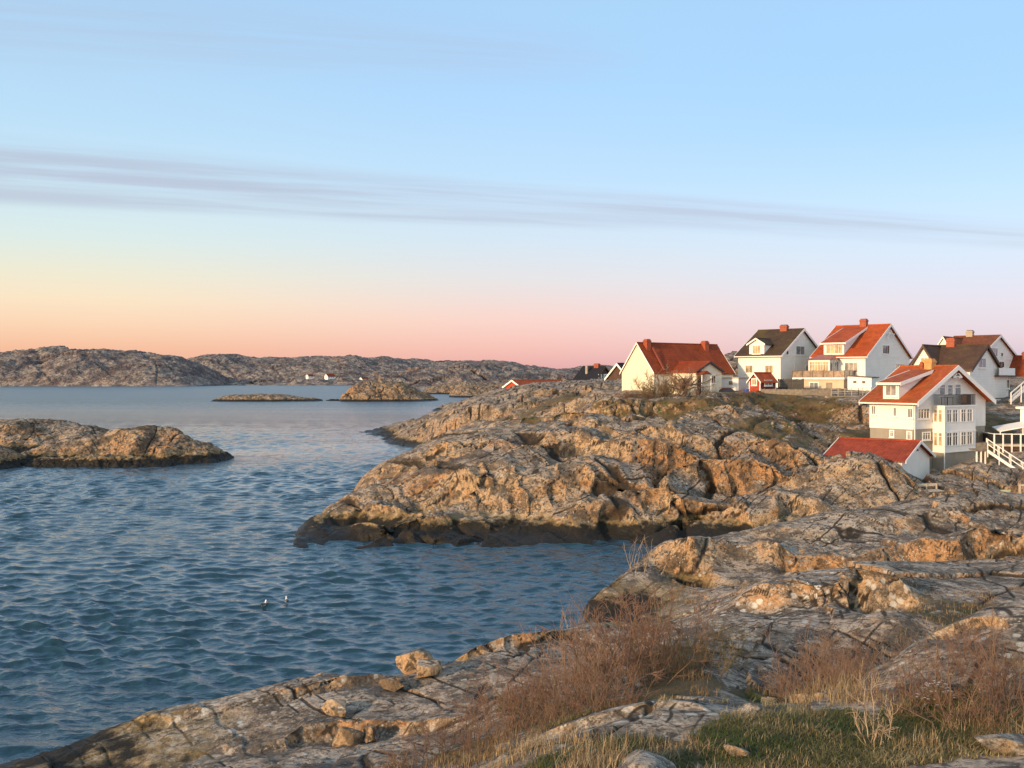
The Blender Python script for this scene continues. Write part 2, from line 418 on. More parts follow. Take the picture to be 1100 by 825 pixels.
vis((338, 551, 80), (345, 549, 82), (385, 523, 90))
hid((288, 72, -2.5), (270, 80, -3), (300, 82, -2), (335, 95, -1.2), (355, 105, -2), (375, 118, -2), (400, 132, -2), (418, 150, -1.5), (430, 165, -1.2))
hid((447, 118, 1.2), (491, 128, 2.6), (545, 135, 4.2), (600, 135, 6.3), (470, 150, .8))
vis((447, 480, 168), (485, 444, 172), (507, 431, 185), (545, 418, 196), (573, 415.5, 192), (600, 415, 185), (640, 413, 160), (520, 450, 160), (560, 440, 155), (600, 436, 140), (640, 428, 135))
# back point and far coast of the peninsula
vis((436, 456, 214), (410, 459, 218), (390, 462, 221), (460, 450, 200))
hid((380, 200, -1.5), (350, 215, -2.5), (340, 230, -3), (380, 240, -2), (430, 250, -1.6), (455, 290, -1.6), (455, 330, -1.4), (435, 365, -2), (450, 395, -2), (500, 430, -2), (540, 470, -2), (300, 160, -3), (250, 260, -3), (350, 320, -3), (380, 460, -3))
vis((470, 441, 352), (490, 433, 362), (510, 428, 330), (500, 440, 240), (545, 420, 240), (600, 414, 225), (620, 411.5, 212))
hid((560, 265, 7.2), (600, 265, 8), (560, 380, 6), (620, 300, 9.5), (680, 300, 10), (620, 430, 2), (700, 430, 6), (760, 300, 10), (660, 220, 10.6), (650, 218, 10.8))
# village ground
vis((640, 412, 195), (668, 421, 134), (690, 429, 127), (702, 428, 130), (740, 430, 128), (770, 426, 131), (790, 423, 132), (820, 426, 128), (860, 429, 127), (885, 432, 126), (880, 440, 120), (850, 446, 115), (830, 438, 120), (890, 455, 113), (920, 460, 105), (860, 462, 106), (930, 470, 98))
hid((684, 142, 10.2), (740, 142, 10.2), (800, 145, 10.9), (840, 146, 10.9), (900, 140, 10.9), (950, 135, 10.5), (940, 128, 9.6), (860, 134, 10.1), (820, 135, 10.2), (720, 160, 11.2), (850, 170, 12.2), (950, 170, 12.2), (1050, 170, 12.2), (1200, 170, 12.5), (1250, 135, 11.0))
vis((785, 378, 176), (775, 384, 176), (765, 396, 178), (800, 392, 178))
hid((785, 200, 15), (840, 190, 12), (950, 200, 12), (1100, 210, 12.4), (1300, 210, 12.4), (720, 190, 11.4))
hid((950, 115, 8.2), (1000, 120, 9.4), (1050, 125, 9.8), (1100, 128, 10.2), (985, 105, 6.5))
vis((1060, 452, 108), (1075, 455, 107), (1090, 445, 112))
hid((1065, 100, 5.7), (1085, 100, 5.9), (1150, 105, 7.0), (1250, 110, 8.0))
# around the near white house
hid((1020, 90, 2.7), (985, 90, 3.0), (1045, 90.5, 3.3), (1000, 88, 2.5), (1015, 93, 3.0))
hid((935, 96, 5.2), (960, 92, 4.4), (985, 90, 4.0), (1010, 97, 4.6), (1050, 98, 5.0), (1030, 90.5, 3.9))
vis((1012, 504, 89.5), (1040, 497, 89), (1060, 508, 86), (1050, 520, 83.5), (1030, 515, 85), (1070, 530, 80.5), (1000, 532, 79), (1040, 536, 79), (1100, 525, 83), (1085, 522, 84))
hid((1000, 83, 3.0), (980, 84, 3.0), (940, 88.5, 3.6), (900, 91, 4.4), (1020, 75, 1.9), (1060, 75, 2.1), (1100, 75, 2.6), (1250, 80, 3.2), (1250, 95, 6))
hid((1300, 60, 3), (-250, 60, -3), (-250, 120, -3), (-250, 300, -3), (0, 90, -3), (150, 140, -3), (0, 300, -3), (200, 400, -3), (1300, 300, 11), (1300, 460, 8), (900, 460, 8), (900, 330, 10), (200, 70, -3))

hid((1700, 1.5, 10.3), (1700, 5, 9), (1700, 9, 7.9), (1700, 14, 7.2), (1700, 20, 6.8), (1700, 30, 5.6), (1700, 45, 4.4), (1700, 60, 3.6), (1700, 80, 3.8), (1700, 100, 7), (1700, 135, 11), (1700, 200, 12.5), (1700, 460, 9),
    (-420, 1.5, 10.2), (-420, 5, 8.3), (-420, 9, 5.4), (-420, 15, 2.4), (-420, 21, .6), (-420, 29, -1.5), (-420, 40, -3), (-420, 100, -3), (-420, 460, -3))
CTa = np.array(CT, float)
KA = 1 / .095
def cspace(px, Y): return np.stack([px / 100.0, np.log(Y) * KA * .8], -1)
_A = cspace(CTa[:, 0], CTa[:, 1])
def _phi(r2): return .5 * r2 * np.log(r2 + 1e-9)
def tps_fit():
    n = len(_A)
    K = _phi(((_A[:, None] - _A[None]) ** 2).sum(-1)) + np.eye(n) * 0.012
    Pm = np.concatenate([np.ones((n, 1)), _A], 1)
    M = np.block([[K, Pm], [Pm.T, np.zeros((3, 3))]])
    return np.linalg.solve(M, np.concatenate([CTa[:, 2], np.zeros(3)]))
_W = tps_fit()
def tps(px, Y):
    q = cspace(px, Y); out = np.empty(len(q))
    A = _A; Wk = _W[:len(A)]
    for s in range(0, len(q), 60000):
        b = q[s:s + 60000]
        r2 = ((b ** 2).sum(1)[:, None] + (A ** 2).sum(1)[None] - 2 * b @ A.T)
        out[s:s + 60000] = _phi(np.maximum(r2, 0)) @ Wk + _W[len(A)] + b @ _W[len(A) + 1:]
    return out

LODN = 1.0
def build_mainland():
    cols = int(1120 * LODN); rows = int(1350 * LODN)
    px = np.concatenate([np.linspace(-420, -232, 40), np.linspace(-230, 1330, cols), np.linspace(1336, 1750, 90)])
    rowcols = len(px)
    lY = np.concatenate([np.linspace(math.log(1.6), math.log(14), int(90 * LODN), endpoint=False),
                         np.linspace(math.log(14), math.log(130), int(1060 * LODN), endpoint=False),
                         np.linspace(math.log(130), math.log(460), int(200 * LODN))])
    PX, LY = np.meshgrid(px, lY); Yd = np.exp(LY)
    # coarse evaluation, then bilinear up to the fine grid
    cpx = np.linspace(-420, 1750, 543); cly = np.linspace(lY[0], lY[-1], 420)
    CPX, CLY = np.meshgrid(cpx, cly)
    cz = tps(CPX.ravel(), np.exp(CLY.ravel())).reshape(CPX.shape)
    def samp(PX, LY):
        fx = (PX - cpx[0]) / (cpx[1] - cpx[0]); fy = (LY - cly[0]) / (cly[1] - cly[0])
        ix = np.clip(fx.astype(int), 1, len(cpx) - 3); iy = np.clip(fy.astype(int), 1, len(cly) - 3)
        tx = fx - ix; ty = fy - iy
        def wts(t): return (-.5 * t + t * t - .5 * t ** 3, 1 - 2.5 * t * t + 1.5 * t ** 3, .5 * t + 2 * t * t - 1.5 * t ** 3, -.5 * t * t + .5 * t ** 3)
        wx = wts(tx); wy = wts(ty); r = 0
        for j in range(4):
            for i in range(4):
                r = r + cz[iy + j - 1, ix + i - 1] * wx[i] * wy[j]
        return r
    Z = samp(PX, LY)
    X = (PX - CX) / FOC * (Yd + 10 * np.exp(-(Yd / 6) ** 2))       # the sheet keeps its width close to the viewer's feet
    base = np.stack([X, Yd, Z], -1).reshape(-1, 3).astype(F)
    Yf = Yd.reshape(-1).astype(F); PXf = PX.reshape(-1).astype(F); Zf = Z.reshape(-1).astype(F)
    # where buildings and grass stand the rock is calm
    calm = np.zeros_like(Yf)
    for (cx_, cy_, r_) in CALM:
        dd = np.hypot(base[:, 0] - cx_, base[:, 1] - cy_)
        calm = np.maximum(calm, 1 - sm(dd, r_ * .7, r_ * 1.3))
    near = 1 - sm(Yf, 45, 75)
    pen = sm(Yf, 60, 72) * (1 - sm(Yf, 125, 150))
    amp = (.55 * near * sm(Yf, 8, 22) + 1.0 * pen + .75 * (1 - near - pen).clip(0, 1)) * (1 - .85 * calm)
    # broad swell of the whaleback rock
    far_ = sm(Yf, 50, 80)
    Rz = rotm(0, 0, math.radians(-28))
    q = (base @ Rz) / np.array([11, 5.5, 8], F)
    sw = (fbm(q, 2, 40) - .5) * 1.2 * amp * sm(Yf, 12, 25) * (.45 + .55 * far_)
    sw = sw + (sm(fbm(q * .6 + 9, 2, 44, .5, True), .35, .8) - .5) * 1.5 * amp * far_ * sm(base[:, 2], .3, 2.0)
    base[:, 2] += sw
    # long ledges where slabs have broken away: a sharp step with the ground easing back on both sides
    lz = np.zeros_like(Yf); xw = base[:, 0] + (fbm(base / 2.2, 3, 170) - .5) * 2.2
    wob = fbm(np.stack([base[:, 0] / 5.0, base[:, 1] * 0 + 4, base[:, 1] * 0], 1).astype(F), 4, 150) - .5
    for li, (pa, pb, Ya, Yb, h_, w_, R_, wa) in enumerate(LEDGES):
        bw = 1.1 + .022 * Ya                                     # width of the blocks that have come away
        s1 = xw / bw + 7.3 * li; c1 = np.floor(s1); f1 = s1 - c1
        z0_ = np.zeros(len(c1), np.int64)
        o0 = h01(hash3(c1.astype(np.int64), z0_ + li, z0_, 171)); o1 = h01(hash3(c1.astype(np.int64) + 1, z0_ + li, z0_, 171))
        blk = o0 + (o1 - o0) * sm(f1, .82, 1.0)
        yc = Ya + (Yb - Ya) * (PXf - pa) / (pb - pa) + wob * wa * 1.6 + (blk - .5) * wa * .45
        end = sm(PXf, pa - 10, pa + 60) * (1 - sm(PXf, pb - 60, pb + 10))
        mod = (.35 + .65 * sm(fbm(np.stack([base[:, 0] / (2.5 * bw), base[:, 0] * 0 + Ya, base[:, 0] * 0], 1).astype(F), 3, 160), .28, .62)) * (.6 + .6 * blk)
        dy_ = Yf - yc
        lz += h_ * end * mod * (sm(dy_, -w_, w_) - np.clip((dy_ + R_) / (2 * R_), 0, 1)) * (1 - calm)
    base[:, 2] += lz.astype(F)
    # normals of the base sheet
    B = base.reshape(X.shape + (3,))
    du = np.gradient(B, axis=1); dv = np.gradient(B, axis=0)
    Nn = np.cross(du, dv).reshape(-1, 3); Nn /= np.linalg.norm(Nn, axis=1, keepdims=True) + 1e-9
    Nn[Nn[:, 2] < 0] *= -1
    live = (base[:, 2] > -2.2)
    P = base[live]
    a = amp[live]; nr = near[live]
    patch = .25 + .95 * sm(fbm(P / 6.0 + 3, 3, 140), .42, .62)          # broken rock here, bare polished slabs there
    d, crack, tint = rock_relief(P, [(7.0, 1.35 * a * (1 - .6 * nr)), (2.4, .34 * a * (1 - .1 * nr) * (.15 + .75 * patch)), (.75, .11 * a * patch * patch)])
    rid = fbm(P / 1.1, 5, 70, .55) - .5
    d = d + rid * .11 * a * (.4 + .6 * patch) + (fbm(P / .22, 3, 90) - .5) * .07 * a * nr
    d = d - .42 * a
    N2 = Nn[live].copy(); N2[:, 2] *= .75
    base[live] += N2 * d[:, None]
    cr = np.zeros(len(base), F); cr[live] = crack * np.clip(a * 1.6, 0, 1)
    tn = np.full(len(base), .5, F); tn[live] = tint
    # ground cover: named patches plus sheltered low spots
    veg = np.zeros(len(base), F)
    dl = np.zeros(len(base), F); dl[live] = d / (a + .05)
    vn = (fbm(base / 2.6, 5, 120, .6) - .5) * 3.0
    for (vx, vy, vY, ru, rv, s) in VEGP:                 # px, -, Y, radius px, radius in ln Y, strength
        q = ((PXf - vx) / ru) ** 2 + ((np.log(Yf) - math.log(vY)) / rv) ** 2
        veg = np.maximum(veg, s * (1 - sm(q + vn, .3, 1.5)))
    veg = veg + (.20 + .16 * sm(Yf, 70, 80) * sm(base[:, 2], 4, 6.5)) * (1 - sm(dl, -.55, -.05)) * sm(Nn[:, 2], .75, .95) * sm(base[:, 2], 2.0, 3.2) * (.6 + .4 * near)
    lich = np.zeros(len(base), F)
    for (vx, vY, ru, rv, s) in LICH:
        q = ((PXf - vx) / ru) ** 2 + ((np.log(Yf) - math.log(vY)) / rv) ** 2
        lich = np.maximum(lich, s * (1 - sm(q + vn, .2, 1.5)))
    X2, Y2, Z2 = (base[:, i].reshape(X.shape) for i in range(3))
    me = grid_mesh('terrain', X2, Y2, Z2, keep=(Z2 > -1.2), attrs={'crack': cr, 'tint': tn, 'veg': veg, 'lichen': lich})
    link('terrain', me, M_ROCK, kind='structure')
    def height(x, y):
        q = x / y * FOC + CX; ix = int(np.clip(np.searchsorted(px, q) - 1, 0, rowcols - 2)); ly = math.log(y)
        iy = int(np.clip(np.searchsorted(lY, ly) - 1, 0, rows - 2))
        tx = min(max((q - px[ix]) / (px[ix + 1] - px[ix]), 0), 1); ty = min(max((ly - lY[iy]) / (lY[iy + 1] - lY[iy]), 0), 1)
        z = Z2
        return float(z[iy, ix] * (1 - tx) * (1 - ty) + z[iy, ix + 1] * tx * (1 - ty) + z[iy + 1, ix] * (1 - tx) * ty + z[iy + 1, ix + 1] * tx * ty)
    vg2 = veg.reshape(X.shape)
    def vegat(x, y):
        iy = int(np.clip(np.searchsorted(lY, math.log(y)), 0, rows - 1)); ix = int(np.clip(np.searchsorted(px, x / y * FOC + CX), 0, rowcols - 1))
        return float(vg2[iy, ix])
    return height, vegat

def gx(px, Y): return (px - CX) / FOC * Y
CALM = [(gx(735, 137), 139, 12), (gx(815, 145), 146, 9), (gx(825, 134), 134, 7), (gx(905, 140), 140, 13), (gx(865, 133), 133, 9), (gx(1005, 96), 96, 8.5), (gx(1045, 118), 118, 12), (gx(1060, 155), 155, 14), (gx(940, 88.5), 89, 4),
        (gx(637, 222), 224, 10), (gx(580, 262), 262, 16), (gx(1080, 97), 97, 5), (gx(900, 16.5), 16.5, 2.4), (gx(960, 16.5), 17, 2.2), (gx(800, 52.5), 52.5, 2.2)]
VEGP = [(720, 0, 104, 120, .07, .5), (620, 0, 113, 100, .06, .45), (840, 0, 92, 60, .06, .45), (560, 0, 150, 90, .1, .4), (830, 0, 122, 70, .08, .75), (870, 0, 114, 50, .06, .6), (690, 0, 125, 25, .05, .8), (760, 0, 128, 70, .03, .5), (880, 0, 16.8, 110, .12, .95), (990, 0, 17.2, 90, .10, .8), (1080, 0, 16.5, 50, .08, .6),
        (640, 0, 16.4, 100, .06, .7), (620, 0, 25, 90, .13, .6), (720, 0, 27, 60, .13, .6), (500, 0, 23, 40, .08, .5), (880, 0, 25, 80, .10, .65), (1020, 0, 33, 70, .07, .45), (1060, 0, 103, 40, .08, .8), (780, 0, 70, 60, .04, .5), (1050, 0, 50, 120, .03, .3), (860, 0, 50, 80, .03, .3), (960, 0, 100, 60, .1, .5)]
LICH = [(870, 40, 120, .09, 1.3), (830, 36, 80, .12, 1.1), (1000, 36, 90, .12, .7), (700, 20, 120, .08, .8), (1050, 22.5, 120, .08, .5), (620, 44, 70, .08, .5), (250, 31, 160, .14, .75), (700, 58, 90, .05, .5), (950, 47, 220, .10, .6), (960, 58, 200, .08, .55), (1050, 34, 80, .1, .6), (720, 40, 60, .1, .5)]

LEDGES = [(680, 1140, 53.8, 54.6, 2.5, .6, 3.8, 3.0), (800, 1140, 59, 60, .7, .7, 2.8, 3.5), (770, 1000, 37.2, 35.6, 1.7, .5, 3.0, 2.4), (850, 1140, 47, 48, .7, .4, 2.4, 2.5),
          (110, 470, 30.2, 31.6, .5, .28, 1.6, 2.0), (180, 520, 28.0, 27.0, .5, .25, 1.4, 1.6), (430, 640, 36, 38.5, .5, .3, 2.0, 2.0), (560, 800, 19.6, 19.0, .3, .16, .9, .9),
          (330, 720, 73.2, 74.2, 1.3, .8, 3, 3.0), (380, 900, 79, 75.5, 1.7, .9, 4.5, 5.0), (420, 880, 88, 82, 1.5, .9, 5, 6.0), (480, 900, 98, 86, 1.5, 1.0, 6, 6.0), (520, 860, 110, 95, 1.4, 1.0, 7, 6.0), (430, 680, 165, 150, 1.6, 1.2, 10, 10.0), (640, 900, 104, 100, 1.2, .9, 5, 5)]
height, vegat = build_mainland()

# ------------------------------------------------------------------ islands and far hills: ridged bodies with their own thickness
def island(name, label, prof, Y, depth, mat, res=(420, 120), relief=1.0, octs=None, lean=.35, veg=.25, seed=0, vary=.35, crk=.8):
    """prof: skyline as (px, height above water m) at distance Y; the body is depth metres thick"""
    px = np.array([p[0] for p in prof], float); hh = np.array([p[1] for p in prof], float)
    c, r = res
    u = np.linspace(px[0] - 6, px[-1] + 6, c)
    hp = np.interp(u, px, hh, left=-1.0, right=-1.0)
    v = np.linspace(-1, 1, r)
    U, V = np.meshgrid(u, v)
    X = (U - CX) / FOC * Y
    crest = (fbm(np.stack([X.ravel() / (depth * .8), V.ravel() * 0, V.ravel() * 0 + seed], 1), 3, 3).reshape(U.shape) - .5) * .8 + lean
    tt = np.clip(np.where(V < crest, (V + 1) / (crest + 1), (1 - V) / (1 - crest)), 0, 1)
    prf = np.clip(1 - (1 - tt) ** 1.9, 0, 1) ** .85
    bump = fbm(np.stack([X.ravel() / (depth * .35), V.ravel() * depth / (depth * .7), V.ravel() * 0 + 5 + seed], 1), 4, 21).reshape(U.shape)
    Z = (hp[None, :] + 1.0) * prf * (1 - vary * (1 - tt) * (bump - .3) * 2) - 1.0
    base = np.stack([X, Y + V * depth, Z], -1)
    du = np.gradient(base, axis=1); dv = np.gradient(base, axis=0)
    Nn = np.cross(du, dv).reshape(-1, 3); Nn /= np.linalg.norm(Nn, axis=1, keepdims=True) + 1e-9
    P = base.reshape(-1, 3).astype(F)
    d, crack, tint = rock_relief(P + 100 * seed, octs)
    d = d + (fbm(P / (octs[-1][0]), 4, 33 + seed) - .5) * octs[-1][1] * 2
    damp = sm(Z.ravel(), -.5, 1.5 * octs[0][1])
    P = P + (Nn * (d * damp)[:, None]).astype(F)
    vg = veg * 2 * fbm(base.reshape(-1, 3).astype(F) / (octs[0][0] * 2.5), 4, 55 + seed)
    X2, Y2, Z2 = (P[:, i].reshape(U.shape) for i in range(3))
    me = grid_mesh(name, X2, Y2, Z2, attrs={'crack': crack * crk, 'tint': tint, 'veg': vg.astype(F), 'lichen': np.zeros(len(P), F)})
    return link(name, me, mat, kind='structure')

def pr(Y, *pts): return [(px, EYE - (py - HZ) / FOC * Y) for px, py in pts]
far_o = [(60, 6), (24, 2.6), (9, 1.1)]
island('hills', '', pr(1560, (-60, 384), (-20, 378), (0, 377), (30, 374), (70, 374), (100, 375), (125, 376), (150, 379), (175, 382), (195, 387), (212, 394), (228, 403), (240, 412)), 1560, 160, M_ROCKF, (560, 130), octs=far_o, crk=.2, seed=1, veg=.22)
island('hills', '', pr(2100, (150, 400), (190, 390), (205, 385), (225, 382), (240, 381), (270, 384), (300, 385), (340, 384), (370, 383), (400, 382), (412, 383), (425, 386), (440, 390), (460, 396), (480, 402)), 2100, 260, M_ROCKF, (560, 110), octs=far_o, crk=.2, seed=2, veg=.32)
island('hills', '', pr(2300, (380, 390), (410, 385), (440, 385), (470, 387), (500, 387), (540, 387), (560, 391), (578, 395), (600, 396), (640, 393), (665, 393), (690, 395), (720, 402)), 2300, 260, M_ROCKF, (420, 90), octs=far_o, crk=.2, seed=3, veg=.36)
island('hills', '', pr(1500, (180, 412), (230, 410), (300, 409), (325, 406.5), (345, 407), (365, 407.5), (400, 408.5), (430, 411)), 1620, 60, M_ROCKF, (300, 60), octs=[(40, 5), (14, 2)], seed=4, veg=.25)
island('hills', '', pr(1100, (395, 410), (410, 404), (440, 400), (470, 397), (500, 394), (530, 396), (560, 400), (590, 403), (620, 402), (660, 405)), 1100, 130, M_ROCKF, (420, 110), octs=[(50, 8), (16, 3), (6, 1.2)], seed=5, veg=.3)
isl_o = [(9, 1.6), (3.2, .8), (1.2, .3)]
island('island', '', pr(760, (448, 424), (462, 416), (480, 412), (500, 411), (512, 414), (520, 418), (530, 421)), 760, 40, M_ROCKM, (240, 80), octs=isl_o, seed=6)
island('island', '', pr(640, (485, 421), (492, 415), (500, 411), (520, 411), (540, 412), (560, 413), (600, 416)), 640, 40, M_ROCKM, (240, 80), octs=isl_o, seed=12)
island('island', '', pr(520, (368, 428), (374, 419), (381, 412), (390, 410), (410, 409), (430, 411), (440, 415), (452, 421), (464, 427), (470, 430)), 520, 22, M_ROCKM, (300, 100), octs=isl_o, seed=7)
island('skerry', '', pr(510, (229, 429), (240, 425.5), (255, 424), (275, 423), (300, 424), (320, 426.5), (335, 428), (344, 429.5)), 510, 12, M_ROCKM, (240, 60), octs=[(6, .7), (2, .35)], seed=8)
island('skerry', '', pr(515, (350, 430), (356, 428.6), (364, 429)), 515, 3, M_ROCKM, (60, 30), octs=[(2, .25), (1, .1)], seed=9)

io = [(4, .28), (1.6, .2), (.6, .09)]
island('island', '', pr(165, (-90, 458), (-40, 455), (0, 453), (20, 451), (35, 451), (50, 454), (65, 457), (85, 459), (100, 463), (112, 468), (122, 475)), 165, 12, M_ROCKM, (300, 110), octs=io, seed=14, vary=.5)
island('island', '', pr(141, (14, 500), (24, 492), (32, 482), (46, 475), (60, 473), (80, 472), (100, 469), (120, 463), (140, 459.5), (155, 459), (170, 460), (185, 463), (197, 468), (205, 474), (214, 476), (224, 479), (233, 485), (240, 492)), 143, 7, M_ROCKM, (420, 130), octs=io, seed=15, vary=.5)
island('island', '', pr(131, (-70, 482), (-20, 480), (-4, 484), (6, 492), (12, 500)), 131, 8, M_ROCKM, (200, 90), octs=io, seed=16, vary=.5)
island('skerry', '', pr(133, (24, 501), (40, 494), (70, 492), (100, 490), (140, 490), (160, 494), (185, 498)), 134, 3.5, M_ROCKM, (240, 70), octs=[(2.4, .4), (1, .2), (.4, .08)], seed=17)
# ------------------------------------------------------------------ the sea
def water_material():
    m, t, b = new_mat('sea_water')
    P = t.new('ShaderNodeNewGeometry').outputs['Position']
    b.inputs['Base Color'].default_value = (.011, .040, .062, 1)
    b.inputs['Roughness'].default_value = .04
    b.inputs['IOR'].default_value = 1.45
    b.inputs['Specular IOR Level'].default_value = .5
    sep = t.new('ShaderNodeSeparateXYZ'); t.l.new(P, sep.inputs[0])
    t.put(b.inputs['Roughness'], t.math('MULTIPLY_ADD', t.sstep(sep.outputs[1], 140, 520), .24, .04))     # ripples too small to draw out there
    n1 = t.noise(t.mapping(P, (1, 1.5, 1), (0, 0, .35)), 1.6, 5, .6, .3)
    n2 = t.noise(t.mapping(P, (.35, .8, 1), (0, 0, .3)), .5, 6, .62, .4)
    calm = t.noise(t.mapping(P, (.012, .05, 1)), 1.0, 4, .55)
    h = t.math('ADD', t.math('MULTIPLY', n1, .16), t.math('MULTIPLY', n2, .5))
    bp = t.new('ShaderNodeBump'); bp.inputs['Distance'].default_value = 1.0
    t.put(bp.inputs['Strength'], t.math('ADD', t.math('MULTIPLY_ADD', t.sstep(calm, .34, .58), .4, .12), t.math('MULTIPLY', t.sstep(sep.outputs[1], 90, 400), .75)))
    t.put(bp.inputs['Height'], h); t.l.new(bp.outputs[0], b.inputs['Normal'])
    return m
M_SEA = water_material()

def build_sea():
    inner = np.linspace(-120, 760, 820)
    outer_l = -120 - np.geomspace(3, 6000, 40)[::-1]; outer_r = 760 + np.geomspace(3, 6000, 50)
    px = np.concatenate([outer_l, inner, outer_r])
    lY = np.concatenate([np.linspace(math.log(12), math.log(26), 30, endpoint=False), np.linspace(math.log(26), math.log(420), 1500, endpoint=False), np.linspace(math.log(420), math.log(9000), 120)])
    PX, LY = np.meshgrid(px, lY); Y = np.exp(LY); X = (PX - CX) / FOC * Y
    Xf = X.astype(F); Yf = Y.astype(F)
    Z = np.zeros_like(Xf); DX = np.zeros_like(Xf); DY = np.zeros_like(Xf)
    rng = np.random.default_rng(5)
    wind = math.radians(250)                      # waves run from the upper left towards the camera
    cellx = .0011 * Yf; celly = .0019 * Yf
    # patches of stronger and weaker chop
    q = np.stack([Xf.ravel() / 26, Yf.ravel() / 40, Xf.ravel() * 0], 1)
    gust = .55 + .75 * sm(fbm(q, 4, 77), .2, .8)
    streak = fbm(np.stack([(Xf.ravel() * .8 + Yf.ravel() * .35) / 9, Yf.ravel() / 60, Xf.ravel() * 0], 1), 3, 79)      # wind streaks
    gust = (gust * (.7 + .6 * streak)).reshape(Xf.shape)
    for cx_, cy_, rx_, ry_ in ((gx(272, 152), 152, 9, 16), (gx(230, 138), 138, 6, 9)):                                # calm water in the lee of the islet
        gust *= 1 - .8 * np.exp(-(((Xf - cx_) / rx_) ** 2 + ((Yf - cy_) / ry_) ** 2))
    for k in range(84):
        lam = 0.20 * (2.2 / .20) ** (rng.random() ** 1.0)
        th = wind + rng.normal(0, .5)
        kx, ky = math.cos(th) * 2 * math.pi / lam, math.sin(th) * 2 * math.pi / lam
        slope = .060 * (1.0 if lam < 2 else .6)
        a = slope * lam / (2 * math.pi)
        ph = rng.random() * 6.283
        fade = np.clip(1.5 - (abs(kx) * cellx + abs(ky) * celly) / 1.4, 0, 1)
        arg = kx * Xf + ky * Yf + ph
        s = np.sin(arg); cc = np.cos(arg)
        A = a * fade * gust
        Z += A * s
        DX += A * cc * kx / (2 * math.pi / lam) * .8; DY += A * cc * ky / (2 * math.pi / lam) * .8
    # quieter under the lee of the rocks
    me = grid_mesh('water', Xf + DX, Yf + DY, Z)
    link('water', me, M_SEA, kind='structure')
build_sea()
# ------------------------------------------------------------------ building materials
def simple(name, col, rough=.6, spec=.3, noise=.12, nscale=1.2, stripes=None, bump=.25, metal=0.0):
    m, t, b = new_mat(name)
    tc = t.new('ShaderNodeTexCoord')
    P = t.new('ShaderNodeNewGeometry').outputs['Position']
    n = t.noise(P, nscale, 5, .6)
    c = t.mix(1.0, tuple(col) + (1,), t.ramp(n, [(.3, 1 - noise), (.7, 1 + noise)]), 'MULTIPLY')
    if stripes:                                   # boards: (axis of the uv, width m)
        ax, w = stripes
        sep = t.new('ShaderNodeSeparateXYZ'); t.l.new(tc.outputs['UV'], sep.inputs[0])
        fr = t.math('FRACT', t.math('DIVIDE', sep.outputs[ax], w))
        groove = t.sstep(t.math('ABSOLUTE', t.math('SUBTRACT', fr, .5)), .38, .48)
        c = t.mix(t.math('MULTIPLY', groove, .35), c, t.mix(1.0, c, (.45, .45, .45, 1), 'MULTIPLY'))
        bp = t.new('ShaderNodeBump'); bp.inputs['Strength'].default_value = bump; bp.inputs['Distance'].default_value = .05
        t.put(bp.inputs['Height'], t.math('SUBTRACT', 1.0, groove)); t.l.new(bp.outputs[0], b.inputs['Normal'])
    t.put(b.inputs['Base Color'], c)
    b.inputs['Roughness'].default_value = rough; b.inputs['Specular IOR Level'].default_value = spec; b.inputs['Metallic'].default_value = metal
    return m

def tile_mat(name, col, col2, moss=(.10, .085, .02), mossy=.2, row=.36, colw=.26):
    m, t, b = new_mat(name)
    uv = t.new('ShaderNodeTexCoord').outputs['UV']
    P = t.new('ShaderNodeNewGeometry').outputs['Position']
    sep = t.new('ShaderNodeSeparateXYZ'); t.l.new(uv, sep.inputs[0])
    cu = t.math('DIVIDE', sep.outputs[0], colw); cv = t.math('DIVIDE', sep.outputs[1], row)
    fu = t.math('FRACT', cu); fv = t.math('FRACT', cv)
    comb = t.new('ShaderNodeCombineXYZ'); t.put(comb.inputs[0], t.math('FLOOR', cu)); t.put(comb.inputs[1], t.math('FLOOR', cv))
    wn = t.new('ShaderNodeTexWhiteNoise', noise_dimensions='3D'); t.l.new(comb.outputs[0], wn.inputs['Vector'])
    c = t.mix(wn.outputs['Value'], tuple(col) + (1,), tuple(col2) + (1,))
    n = t.noise(P, .8, 6, .65)
    c = t.mix(1.0, c, t.ramp(n, [(.3, .72), (.7, 1.22)]), 'MULTIPLY')
    c = t.mix(t.math('MULTIPLY', t.sstep(t.noise(P, .45, 5, .6), .5, .68), mossy), c, tuple(moss) + (1,))
    edge = t.math('MAXIMUM', t.sstep(fv, .16, .02), t.math('MULTIPLY', t.sstep(t.math('ABSOLUTE', t.math('SUBTRACT', fu, .5)), .36, .5), .6))
    c = t.mix(t.math('MULTIPLY', edge, .5), c, t.mix(1.0, c, (.3, .28, .28, 1), 'MULTIPLY'))
    h = t.math('ADD', t.math('MULTIPLY', t.math('SUBTRACT', 1.0, fv), .6), t.math('SINE', t.math('MULTIPLY', fu, math.pi)))
    bp = t.new('ShaderNodeBump'); bp.inputs['Strength'].default_value = .5; bp.inputs['Distance'].default_value = .04
    t.put(bp.inputs['Height'], h); t.l.new(bp.outputs[0], b.inputs['Normal'])
    t.put(b.inputs['Base Color'], c); b.inputs['Roughness'].default_value = .75; b.inputs['Specular IOR Level'].default_value = .25
    return m

def glass_mat(name, col, rough=.06):
    m, t, b = new_mat(name)
    P = t.new('ShaderNodeNewGeometry').outputs['Position']
    n = t.noise(P, 1.1, 4, .6)
    t.put(b.inputs['Base Color'], t.mix(1.0, tuple(col) + (1,), t.ramp(n, [(.35, .5), (.65, 1.4)]), 'MULTIPLY'))
    b.inputs['Roughness'].default_value = rough; b.inputs['Specular IOR Level'].default_value = 1.0; b.inputs['IOR'].default_value = 1.6
    return m

